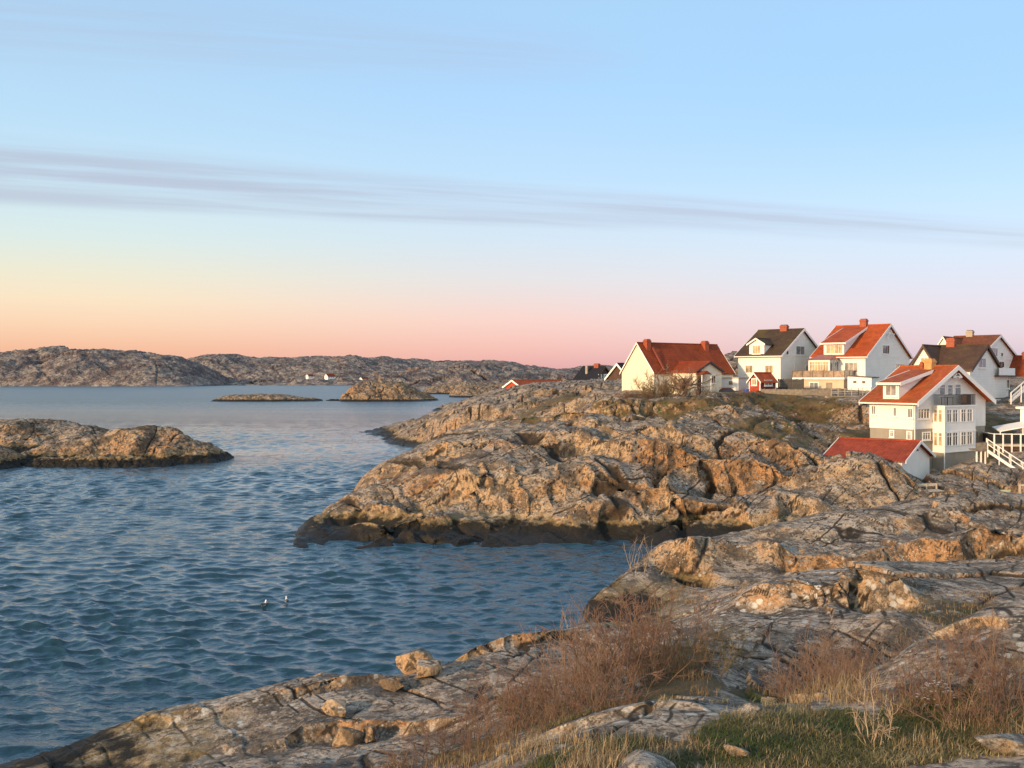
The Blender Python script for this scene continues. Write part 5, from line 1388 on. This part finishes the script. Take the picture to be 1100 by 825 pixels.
q0, q1 = at(1095.5, 540, 78), at(1112, 540, 78); zt = at(1096, 520, 78).z
o = thing('post_frame', 'weathered wooden post and rail frame at the right edge below the stairs', 'fence', q0)
for q in (q0, q1): m = MB(); m.bar(q - Vector((0, 0, .5)), Vector((q.x, q.y, zt)), .14); _sub(o, 'post', m, 'bleached')
m = MB(); m.bar(Vector((q0.x, q0.y, zt - .08)), Vector((q1.x, q1.y, zt - .08)), .1, .14); _sub(o, 'rail', m, 'bleached')
# ------------------------------------------------------------------ bare shrubs, trees, grass, boulders, birds
def twig_mat(name, c0, c1):
    m, t, b = new_mat(name)
    P = t.new('ShaderNodeNewGeometry').outputs['Position']
    oi = t.new('ShaderNodeObjectInfo').outputs['Random']
    n = t.noise(P, 2.3, 4, .6)
    t.put(b.inputs['Base Color'], t.mix(t.math('ADD', t.math('MULTIPLY', n, .8), t.math('MULTIPLY', oi, .25)), tuple(c0) + (1,), tuple(c1) + (1,)))
    b.inputs['Roughness'].default_value = .8; b.inputs['Specular IOR Level'].default_value = .15
    return m
M_STEM = twig_mat('grey_brown_bark', (.12, .075, .045), (.26, .18, .12))
M_TWIG_RED = twig_mat('reddish_twigs', (.135, .072, .050), (.28, .165, .115))
M_TWIG_GREY = twig_mat('grey_pink_twigs', (.17, .10, .072), (.33, .22, .16))
M_TWIG_OLIVE = twig_mat('lichened_twigs', (.13, .095, .035), (.24, .19, .085))
M_TWIG_PALE = twig_mat('pale_twigs', (.33, .24, .16), (.48, .36, .25))

def tubes(lines, sides=3):
    V = []; Q = []; base = 0
    ang = np.arange(sides) * 2 * math.pi / sides
    ca, sa = np.cos(ang), np.sin(ang)
    for pts, r in lines:
        n = len(pts); d = np.gradient(pts, axis=0); d /= np.linalg.norm(d, axis=1, keepdims=True) + 1e-9
        ref = np.where(np.abs(d[:, 2:3]) > .9, np.array([[1., 0, 0]]), np.array([[0, 0, 1.]]))
        a = np.cross(d, ref); a /= np.linalg.norm(a, axis=1, keepdims=True) + 1e-9
        b = np.cross(d, a)
        ring = pts[:, None] + (a[:, None] * ca[None, :, None] + b[:, None] * sa[None, :, None]) * r[:, None, None]
        V.append(ring.reshape(-1, 3))
        i = np.arange(n - 1)[:, None] * sides + base; k = np.arange(sides)[None]; k2 = (k + 1) % sides
        Q.append(np.stack([i + k, i + k2, i + sides + k2, i + sides + k], -1).reshape(-1, 4))
        base += n * sides
    return np.concatenate(V), np.concatenate(Q)

def grow(rng, p, d, length, r0, r1, n, wander, lift=0.0):
    pts = [p]; d = d / np.linalg.norm(d)
    for i in range(n):
        d = d + rng.normal(0, wander, 3) + np.array([0, 0, lift]); d /= np.linalg.norm(d)
        pts.append(pts[-1] + d * length / n)
    return np.array(pts), np.linspace(r0, r1, n + 1)

def shrub_lines(seed, h=2.4, stems=24, spread=.55, lean=.35, r=.014, l1=(5, 8), l2=(2, 4), ang=.7, trunk=False, up=.03, dense=1.0, thick=1.0):
    rng = np.random.default_rng(seed); S = []; T = []
    starts = []
    if trunk:
        tr, rr = grow(rng, np.zeros(3), np.array([.1, .05, 1]), h * .34, r * 5, r * 3.6, 6, .12); S.append((tr, rr))
        for i in range(stems):
            k = rng.integers(3, 7); starts.append((tr[k], np.array([rng.normal(0, .8), rng.normal(0, .8), rng.uniform(.5, 1)]), h * rng.uniform(.45, .7)))
    else:
        for i in range(stems):
            a = rng.uniform(0, 6.283); q = rng.uniform(0, 1) ** .6
            p = np.array([math.cos(a) * q * spread, math.sin(a) * q * spread, -.15])
            d = np.array([math.cos(a) * q * lean + rng.normal(0, .14), math.sin(a) * q * lean + rng.normal(0, .14), 1.0])
            starts.append((p, d, h * rng.uniform(.5, 1.0)))
    for p, d, ln in starts:
        st, rr = grow(rng, p, d, ln, r * rng.uniform(.7, 1.2) * (2 if trunk else 1), r * .35, 8, .14, up); S.append((st, rr))
        for j in range(int(rng.integers(*l1) * dense)):
            f = rng.uniform(.22, .96); k = int(f * 8); a0 = st[k] + (st[min(k + 1, 8)] - st[k]) * (f * 8 - k)
            dd = st[min(k + 1, 8)] - st[max(k - 1, 0)]; dd /= np.linalg.norm(dd)
            o = rng.normal(0, 1, 3); o -= dd * o.dot(dd); o /= np.linalg.norm(o)
            b, br = grow(rng, a0, dd + o * ang * rng.uniform(.6, 1.3), ln * rng.uniform(.18, .42) * (1.15 - f * .5), r * .5 * thick, r * .25 * thick, 5, .2, up * 1.4); T.append((b, br))
            for m_ in range(int(rng.integers(*l2) * dense)):
                g = rng.integers(1, 5); o = rng.normal(0, 1, 3); o /= np.linalg.norm(o)
                c, cr = grow(rng, b[g], (b[g] - b[g - 1]) / np.linalg.norm(b[g] - b[g - 1]) + o * .8, ln * rng.uniform(.07, .18), r * .32 * thick, r * .18 * thick, 3, .22, up); T.append((c, cr))
    return S, T

PROTO = {}
def proto(key, **kw):
    S, T = shrub_lines(**kw)
    v, q = tubes(S, 4); ms = raw_mesh('stems', v, q, 4, True)
    v, q = tubes(T, 3); mt = raw_mesh('twigs', v, q, 4, True)
    PROTO[key] = (ms, mt, {})
proto('thicket', seed=1, h=2.6, stems=26, spread=.8, lean=.55, r=.016, l1=(6, 9), l2=(2, 4), ang=.8, thick=1.0)
proto('thicket_b', seed=2, h=2.6, stems=22, spread=.9, lean=.75, r=.017, l1=(6, 9), l2=(2, 4), ang=.95, thick=1.0)
proto('dense', seed=3, h=1.6, stems=30, spread=.7, lean=.8, r=.011, l1=(6, 9), l2=(2, 4), ang=.9)
proto('open', seed=4, h=1.5, stems=6, spread=.12, lean=.9, r=.016, l1=(5, 8), l2=(2, 4), ang=.95, thick=.9)
proto('open_b', seed=5, h=1.6, stems=9, spread=.2, lean=.6, r=.014, l1=(6, 9), l2=(3, 5), ang=.8, thick=.9)
proto('stalks', seed=6, h=1.5, stems=16, spread=.9, lean=.15, r=.010, l1=(1, 4), l2=(0, 2), ang=.4)
proto('far_bush', seed=7, h=3.4, stems=34, spread=1.3, lean=.7, r=.036, l1=(7, 11), l2=(3, 5), ang=.8)
proto('far_tree', seed=8, h=5.2, stems=11, trunk=True, r=.055, l1=(7, 11), l2=(4, 6), ang=.8, spread=.3, thick=.85)
def mesh_with(me, mat):
    key = (me.name, mat.name)
    if key not in MCACHE:
        c = me.copy(); c.materials.clear(); c.materials.append(mat); MCACHE[key] = c
    return MCACHE[key]
MCACHE = {}
rs = random.Random(3)
def shrub(key, px, Y, h, twig, label, rot=None, wide=1.0, group=None, cat='shrub', name='bare_shrub', z=None, sq=1.0):
    ms, mt, _ = PROTO[key]
    x = gx(px, Y); zz = (height(x, Y) if z is None else z) - .12
    o = bpy.data.objects.new(name, None); C.collection.objects.link(o)
    o.location = (x, Y, zz); o.rotation_euler = (0, 0, rs.uniform(0, 6.28) if rot is None else rot)
    top = {'thicket': 2.6, 'thicket_b': 2.6, 'dense': 1.6, 'open': 1.5, 'open_b': 1.6, 'stalks': 1.5, 'far_bush': 3.4, 'far_tree': 5.2}[key]
    k = h / top; o.scale = (k * wide, k * wide, k)
    o['label'] = label; o['category'] = cat
    if group: o['group'] = group
    a = link('stems' if cat != 'tree' else 'trunk', mesh_with(ms, M_STEM if twig is not M_TWIG_PALE else M_TWIG_PALE), None, o); b = link('twigs' if cat != 'tree' else 'crown', mesh_with(mt, twig), None, o)
    return o
GT = 'bare shrubs of the thicket on the near shore'
LT = 'bare brown shrub in the thicket between the near rocks and the water'
for key, px, Y, h, tw in (('thicket_b', 470, 24, 1.3, M_TWIG_RED), ('thicket', 505, 24.5, 1.6, M_TWIG_GREY), ('thicket', 545, 24, 1.9, M_TWIG_RED), ('thicket_b', 588, 24.6, 2.3, M_TWIG_RED), ('thicket', 632, 25, 2.7, M_TWIG_GREY),
                      ('thicket_b', 668, 26, 2.9, M_TWIG_RED), ('thicket', 700, 27, 3.1, M_TWIG_RED), ('thicket_b', 610, 28.5, 2.1, M_TWIG_GREY), ('thicket', 652, 30, 2.4, M_TWIG_RED), ('thicket', 560, 27, 1.5, M_TWIG_RED),
                      ('dense', 520, 22, 1.0, M_TWIG_RED), ('dense', 565, 21.8, 1.15, M_TWIG_GREY), ('dense', 610, 22.4, 1.3, M_TWIG_RED), ('dense', 655, 23, 1.4, M_TWIG_RED), ('thicket_b', 720, 30, 2.5, M_TWIG_GREY), ('dense', 440, 23.2, .9, M_TWIG_RED)):
    shrub(key, px, Y, h, tw, LT, group=GT)
shrub('thicket_b', 748, 27, 2.1, M_TWIG_OLIVE, 'olive lichened shrub at the right end of the thicket, left of the dark cleft')
shrub('dense', 772, 29, 1.5, M_TWIG_OLIVE, 'low olive shrub against the pale lichen covered outcrop')
shrub('thicket', 880, 27, 2.3, M_TWIG_GREY, 'tall grey pink shrub in front of the lichen covered outcrop', wide=1.1)
shrub('thicket_b', 918, 27.5, 2.4, M_TWIG_GREY, 'wide grey shrub leaning over the dark hollow in the middle of the rocks')
shrub('dense', 892, 23.5, 1.35, M_TWIG_RED, 'dense purplish shrub below the tall grey pink shrub')
shrub('dense', 930, 24, 1.3, M_TWIG_RED, 'dense reddish shrub at the edge of the dark hollow')
shrub('open_b', 848, 24, 1.5, M_TWIG_GREY, 'thin grey shrub with long bare shoots left of the purplish shrub')
shrub('open', 958, 28, 1.5, M_TWIG_PALE, 'pale twiggy shrub leaning out of the dark hollow')
shrub('open', 938, 16.6, 1.45, M_TWIG_PALE, 'small pale shrub with forked bare branches in the grass at the front')
shrub('open_b', 1030, 17.2, 1.65, M_TWIG_RED, 'rust red shrub standing in the dry grass at lower right')
shrub('open_b', 1075, 18, 1.8, M_TWIG_RED, 'tall rust red shrub at the right edge in front of the smooth hump')
shrub('open', 1000, 18.2, 1.2, M_TWIG_GREY, 'thin grey shrub between the white flowering plant and the pale forked shrub')
for q_ in ((975, 18.6, 1.25, 'dense', 'pinkish brown brush left of the white flowering plant'), (1020, 19.2, 1.2, 'thicket_b', 'pinkish shrub behind the white flowering plant'), (1058, 16.6, 1.2, 'dense', 'dense low shrub at lower right between the rust red shrubs'), (905, 21.2, 1.1, 'thicket_b', 'low shrub at the grass edge below the dense purplish shrub'), (1050, 19.6, 1.1, 'thicket_b', 'reddish shrub on the smooth hump between the two rust red shrubs'), (1100, 17.2, 1.5, 'thicket', 'reddish shrub cut by the right edge in the dry grass'), (860, 21.6, 1.0, 'dense', 'low reddish shrub at the left foot of the purplish shrub')):
    shrub(q_[3], q_[0], q_[1], q_[2], M_TWIG_RED, q_[4])
shrub('dense', 985, 19, .8, M_TWIG_GREY, 'low grey brush at the foot of the smooth hump')
shrub('stalks', 690, 53, 2.0, M_TWIG_PALE, 'thin dry stalks on the headland above the inlet')
shrub('stalks', 628, 47, 1.4, M_TWIG_PALE, 'dry stalks at the waterline of the headland')
shrub('stalks', 740, 48, 1.3, M_TWIG_RED, 'dry stalks beside the flat sandy pocket')
shrub('stalks', 930, 50, 1.0, M_TWIG_RED, 'rusty stalks under the orange rock ledge')
shrub('dense', 850, 50.5, .9, M_TWIG_RED, 'low rusty scrub under the orange rock ledge')
shrub('far_bush', 702, 129.5, 3.6, M_TWIG_OLIVE, 'grey bush against the corner of the long cream house', name='bare_bush')
shrub('far_bush', 716, 129.8, 4.6, M_TWIG_GREY, 'bare bush in front of the long cream house, left of the bare tree', name='bare_bush')
shrub('far_tree', 733, 129, 6.0, M_TWIG_GREY, 'bare spreading tree in front of the long cream house', cat='tree', name='bare_tree', wide=1.15)
shrub('far_bush', 748, 129.5, 2.2, M_TWIG_GREY, 'small bare bush by the porch of the long cream house', name='bare_bush')
shrub('far_bush', 684, 127.5, 1.5, M_TWIG_RED, 'low rust brown bush under the cream gable', name='bare_bush', wide=1.8)
shrub('far_bush', 672, 129, 1.0, M_TWIG_RED, 'lowest rust brown bush at the left corner of the cream gable', name='bare_bush', wide=1.8)
GS = 'brown bushes on the slope below the fence'
for px, Y, h in ((800, 121, 1.0), (826, 119, 1.1), (846, 122, 1.2), (868, 120, 1.1), (882, 118, 1.3), (872, 113, .9), (905, 112, 1.0), (840, 112, .8), (895, 107, .9), (860, 108, .8), (920, 104, 1.0), (812, 124, 1.0), (835, 116, .9), (852, 117, 1.2), (878, 109, .9), (910, 107, .9), (890, 121, 1.2), (906, 119, 1.1), (926, 108, .9), (788, 116, .8), (818, 108, .8), (845, 104, .7), (762, 122, .7)):
    shrub('far_bush', px, Y, h, M_TWIG_OLIVE if px % 4 else M_TWIG_RED, 'low brown bush on the rocky slope below the board fence', name='bare_bush', wide=1.5, group=GS)

# grass
def grass_mat(name, stops):
    m, t, b = new_mat(name)
    tone = t.new('ShaderNodeAttribute', attribute_name='tone').outputs['Fac']
    t.put(b.inputs['Base Color'], t.ramp(tone, stops)); b.inputs['Roughness'].default_value = .75; b.inputs['Specular IOR Level'].default_value = .2
    return m
def blades(name, label, spots, mat, rng):
    """spots: arrays x, y, z, length, lean, tone, width"""
    x, y, z, ln, lean, tone, wd = spots
    n = len(x); a = rng.uniform(0, 6.283, n)
    dx, dy = np.cos(a), np.sin(a); fx, fy = -dy, dx
    P = []
    for k, (hh, bend, w) in enumerate(((0, 0, 1.0), (.5, .25, .8), (1, 1, .12))):
        cx = x + dx * lean * ln * bend; cy = y + dy * lean * ln * bend; cz = z + ln * hh * (1 - .25 * lean * bend)
        P.append(np.stack([cx - fx * wd * w, cy - fy * wd * w, cz], -1)); P.append(np.stack([cx + fx * wd * w, cy + fy * wd * w, cz], -1))
    co = np.stack(P, 1).reshape(-1, 3)
    i = (np.arange(n) * 6)[:, None]
    q = np.concatenate([i + np.array([[0, 1, 3, 2]]), i + np.array([[2, 3, 5, 4]])], 1).reshape(-1, 4)
    me = raw_mesh(name, co, q, 4, False)
    at_ = me.attributes.new('tone', 'FLOAT', 'POINT'); at_.data.foreach_set('value', np.repeat(tone, 6).astype(F))
    return link(name, me, mat, kind='stuff', label=label, category='grass')
def scatter(rng, n, pxr, Yr, gate, clump):
    px = rng.uniform(*pxr, n); Y = rng.uniform(*Yr, n); x = (px - CX) / FOC * Y
    q = np.stack([x / clump, Y / clump, x * 0], 1).astype(F); cl = fbm(q, 3, 300)
    keep = []
    vg = np.array([vegat(a, b) for a, b in zip(x, Y)])
    k = (vg + (cl - .5) * 1.3 > gate)
    x, Y, cl = x[k], Y[k], cl[k]
    z = np.array([height(a, b) for a, b in zip(x, Y)])
    return x, Y, z - .02, cl
rng = np.random.default_rng(9)
M_GRASS = grass_mat('winter_grass', [(0, (.05, .078, .02, 1)), (.35, (.08, .085, .025, 1)), (.6, (.14, .12, .045, 1)), (.85, (.27, .21, .10, 1)), (1, (.40, .31, .17, 1))])
x, Y, z, cl = scatter(rng, 60000, (560, 1130), (13.5, 22), .42, 1.1)
n = len(x)
blades('short_grass', 'short olive and straw coloured winter grass on the level ground at the front', (x, Y, z, rng.uniform(.05, .17, n), rng.uniform(.4, 1.6, n), np.clip(1.7 * (cl - .22) + rng.normal(0, .17, n), 0, 1), rng.uniform(.004, .009, n)), M_GRASS, rng)
# straw tufts
def tufts(spots, rng, per=70, h=.55, r=.16):
    X, YY, Z, L, W = [], [], [], [], []
    for px, Y0, hh in spots:
        x0 = gx(px, Y0); k = int(per * rng.uniform(.6, 1.3))
        xs = x0 + rng.normal(0, r, k); ys = Y0 + rng.normal(0, r, k)
        X += list(xs); YY += list(ys); Z += [height(a, b) - .03 for a, b in zip(xs, ys)]; L += list(hh * rng.uniform(.4, 1.05, k)); W += [0] * k
    return np.array(X), np.array(YY), np.array(Z), np.array(L)
sp = [(rng.uniform(950, 1120), rng.uniform(15.6, 18.8), rng.uniform(.2, .5)) for _ in range(24)] + [(rng.uniform(850, 930), rng.uniform(19.2, 21.5), rng.uniform(.3, .55)) for _ in range(16)] \
   + [(rng.uniform(600, 760), rng.uniform(15.2, 17.2), rng.uniform(.2, .42)) for _ in range(30)] + [(rng.uniform(520, 640), rng.uniform(17.5, 19), rng.uniform(.2, .4)) for _ in range(12)] + [(rng.uniform(780, 960), rng.uniform(15.2, 19.5), rng.uniform(.1, .22)) for _ in range(40)]
X, YY, Z, L = tufts(sp, rng); n = len(X)
M_STRAW = grass_mat('straw', [(0, (.13, .08, .042, 1)), (.4, (.25, .17, .09, 1)), (.75, (.38, .29, .17, 1)), (1, (.48, .39, .25, 1))])
blades('dry_grass', 'tall straw coloured dry grass tufts around the shrubs at the front', (X, YY, Z, L, rng.uniform(.1, 1.1, n), np.clip(rng.normal(.55, .25, n), 0, 1), rng.uniform(.003, .007, n)), M_STRAW, rng)
sp = [(rng.uniform(540, 760), rng.uniform(23, 30), rng.uniform(.15, .4)) for _ in range(40)] + [(rng.uniform(820, 960), rng.uniform(22.5, 28), rng.uniform(.15, .35)) for _ in range(36)] + [(rng.uniform(700, 1100), rng.uniform(46.5, 51), rng.uniform(.15, .4)) for _ in range(45)] + [(rng.uniform(940, 1110), rng.uniform(30, 38), rng.uniform(.1, .25)) for _ in range(50)] \
   + [(rng.uniform(420, 560), rng.uniform(19.5, 24), rng.uniform(.15, .4)) for _ in range(20)]
X, YY, Z, L = tufts(sp, rng, 60, r=.22); n = len(X)
blades('rusty_grass', 'rust brown dead grass in the hollows between the rocks', (X, YY, Z, L, rng.uniform(.1, .9, n), np.clip(rng.normal(.3, .22, n), 0, 1), rng.uniform(.004, .010, n)), M_STRAW, rng)

# boulders: faceted lumps
def boulder(label, px, Y, sx, sy, sz, seed, sink=.25, mat=None, rough=.06, z=None):
    bm = bmesh.new(); bmesh.ops.create_icosphere(bm, subdivisions=5, radius=1)
    r = np.random.default_rng(seed); P = np.array([v.co[:] for v in bm.verts], F)
    N = r.normal(0, 1, (10, 3)); N /= np.linalg.norm(N, axis=1, keepdims=True); D = r.uniform(.48, .85, 10)
    dots = P @ N.T.astype(F); rad = np.min(np.where(dots > .05, D / np.maximum(dots, .05), 9), axis=1); rad = np.minimum(rad, 1.05)
    P = P * rad[:, None].astype(F) * (1 + rough * (fbm(P * 2.2 + seed, 5, seed) - .5) * 2)[:, None]
    P = P * np.array([sx, sy, sz], F)
    for v, p in zip(bm.verts, P): v.co = [float(c) for c in p]
    for fc in bm.faces: fc.smooth = True
    me = bpy.data.meshes.new('boulder'); bm.to_mesh(me); bm.free()
    ta = me.attributes.new('tint', 'FLOAT', 'POINT'); ta.data.foreach_set('value', np.full(len(me.vertices), .62, F))
    x = gx(px, Y); zz = height(x, Y) if z is None else z
    o = link('boulder', me, mat or M_ROCK); o.location = (x, Y, zz + sz * (1 - sink) * .7); o.rotation_euler = (0, 0, r.uniform(0, 6))
    o['label'] = label; o['category'] = 'boulder'
    return o
boulder('large angular brown boulder perched above the water at the edge of the thicket', 443, 34.3, .75, .7, .62, 3, .1)
boulder('grey and brown block leaning against the large angular boulder', 459, 32.6, .55, .5, .42, 4, .2)
boulder('pale rounded stone below the large angular boulder', 421, 31.5, .5, .34, .24, 5, .2)
boulder('orange and grey boulder on the sloping rock at the bottom left of the thicket', 372, 27.3, .48, .38, .34, 6, .2)
boulder('small pinkish boulder right of the orange and grey boulder', 398, 27.4, .34, .28, .26, 7, .2)
boulder('lichen grey boulder lying on the near rock, left of the pinkish boulder', 360, 29.5, .62, .4, .34, 8, .3)
boulder('whitish stone lying in the grass at the front', 791, 16.2, .24, .17, .15, 9, .45, rough=.05, mat=M_BOULD)
boulder('flat grey boulder at the bottom edge, left of the grass', 690, 15.2, .95, .6, .25, 10, .6, mat=M_BOULD)
boulder('flat grey slab stone in the lower right corner', 1090, 15.4, .75, .5, .22, 11, .65, mat=M_BOULD)
boulder('small grey stone beside the whitish stone', 803, 19.0, .30, .2, .14, 12, .5, mat=M_BOULD)
# white flowering plant
x0, y0 = gx(1006, 18.3), 18.3; z0 = height(x0, y0)
o = bpy.data.objects.new('flowering_plant', None); C.collection.objects.link(o); o.location = (x0, y0, z0); o['label'] = 'low plant with small white blossoms in the dry grass'; o['category'] = 'plant'
r_ = np.random.default_rng(2); n = 160
a = r_.uniform(0, 6.28, n); q = r_.uniform(0, 1, n) ** .5; xs = np.cos(a) * q * .36; ys = np.sin(a) * q * .28; zs = .32 * (1 - q ** 2) + r_.uniform(.02, .12, n)
ls = [(np.array([[xs[i] * .4, ys[i] * .4, -.02], [xs[i] * .8, ys[i] * .8, zs[i] * .6], [xs[i], ys[i], zs[i]]]), np.array([.004, .003, .003])) for i in range(n)]
v, qd = tubes(ls, 3); link('stems', raw_mesh('stems', v, qd, 4), M_TWIG_OLIVE, o)
fl = MB()
for i in range(0, n, 2):
    c = Vector((xs[i], ys[i], zs[i] + .005))
    for k in range(5):
        t0 = k * 1.2566; p1 = c + Vector((math.cos(t0 - .4), math.sin(t0 - .4), .25)) * .03; p2 = c + Vector((math.cos(t0 + .4), math.sin(t0 + .4), .25)) * .03
        fl.poly([c, p1, p2])
fl.build('blossoms', 'white', o)

# seabirds swimming
M_BIRDD = simple('dark_plumage', (.10, .09, .085), noise=.2, nscale=8); M_BIRDW = simple('white_plumage', (.80, .80, .78), noise=.05); M_BILL = simple('yellow_bill', (.5, .35, .08))
def seabird(px, py, rot, label):
    Y = EYE * FOC / (py - HZ); o = bpy.data.objects.new('seabird', None); C.collection.objects.link(o)
    o.location = (gx(px, Y), Y, .02); o.rotation_euler = (0, 0, rot); o['label'] = label; o['category'] = 'bird'; o['group'] = 'seabirds on the water'
    prof = [(-.27, .10, .012, .010), (-.22, .085, .035, .022), (-.12, .055, .085, .06), (0, .045, .105, .075), (.10, .055, .095, .078), (.16, .085, .062, .065), (.185, .15, .042, .042), (.20, .205, .036, .036), (.225, .235, .040, .040), (.255, .235, .032, .030), (.275, .228, .012, .012), (.315, .222, .004, .004)]
    V = []; f_ = []; n = 12
    for x_, z_, w_, h_ in prof:
        for k in range(n): t0 = 6.2832 * k / n; V.append((x_, math.cos(t0) * w_, z_ + math.sin(t0) * h_))
    for i in range(len(prof) - 1):
        for k in range(n): f_.append((i * n + k, i * n + (k + 1) % n, (i + 1) * n + (k + 1) % n, (i + 1) * n + k))
    me = bpy.data.meshes.new('body'); me.from_pydata(V, [], f_ + [tuple(range(n)), tuple(range((len(prof) - 1) * n, len(prof) * n))])
    b = link('body', me, M_BIRDD, o); me.materials.append(M_BIRDW); me.materials.append(M_BILL)
    for p in me.polygons:
        p.use_smooth = True; cx_ = p.center.x; p.material_index = 2 if cx_ > .28 else (1 if cx_ > .08 or p.center.z < .035 else 0)
    for s_ in (-1, 1):
        w = MB(); w.poly([(.10, s_ * .10, .08), (-.05, s_ * .118, .09), (-.20, s_ * .07, .11), (-.34, s_ * .02, .125), (-.16, s_ * .03, .135), (.02, s_ * .06, .13)])
        wo = w.build('wing', M_BIRDD, o)
seabird(283, 651, 1.2, 'left of the two dark seabirds with a white head swimming on the water')
seabird(308, 647, 1.9, 'right of the two dark seabirds with a white head swimming on the water')
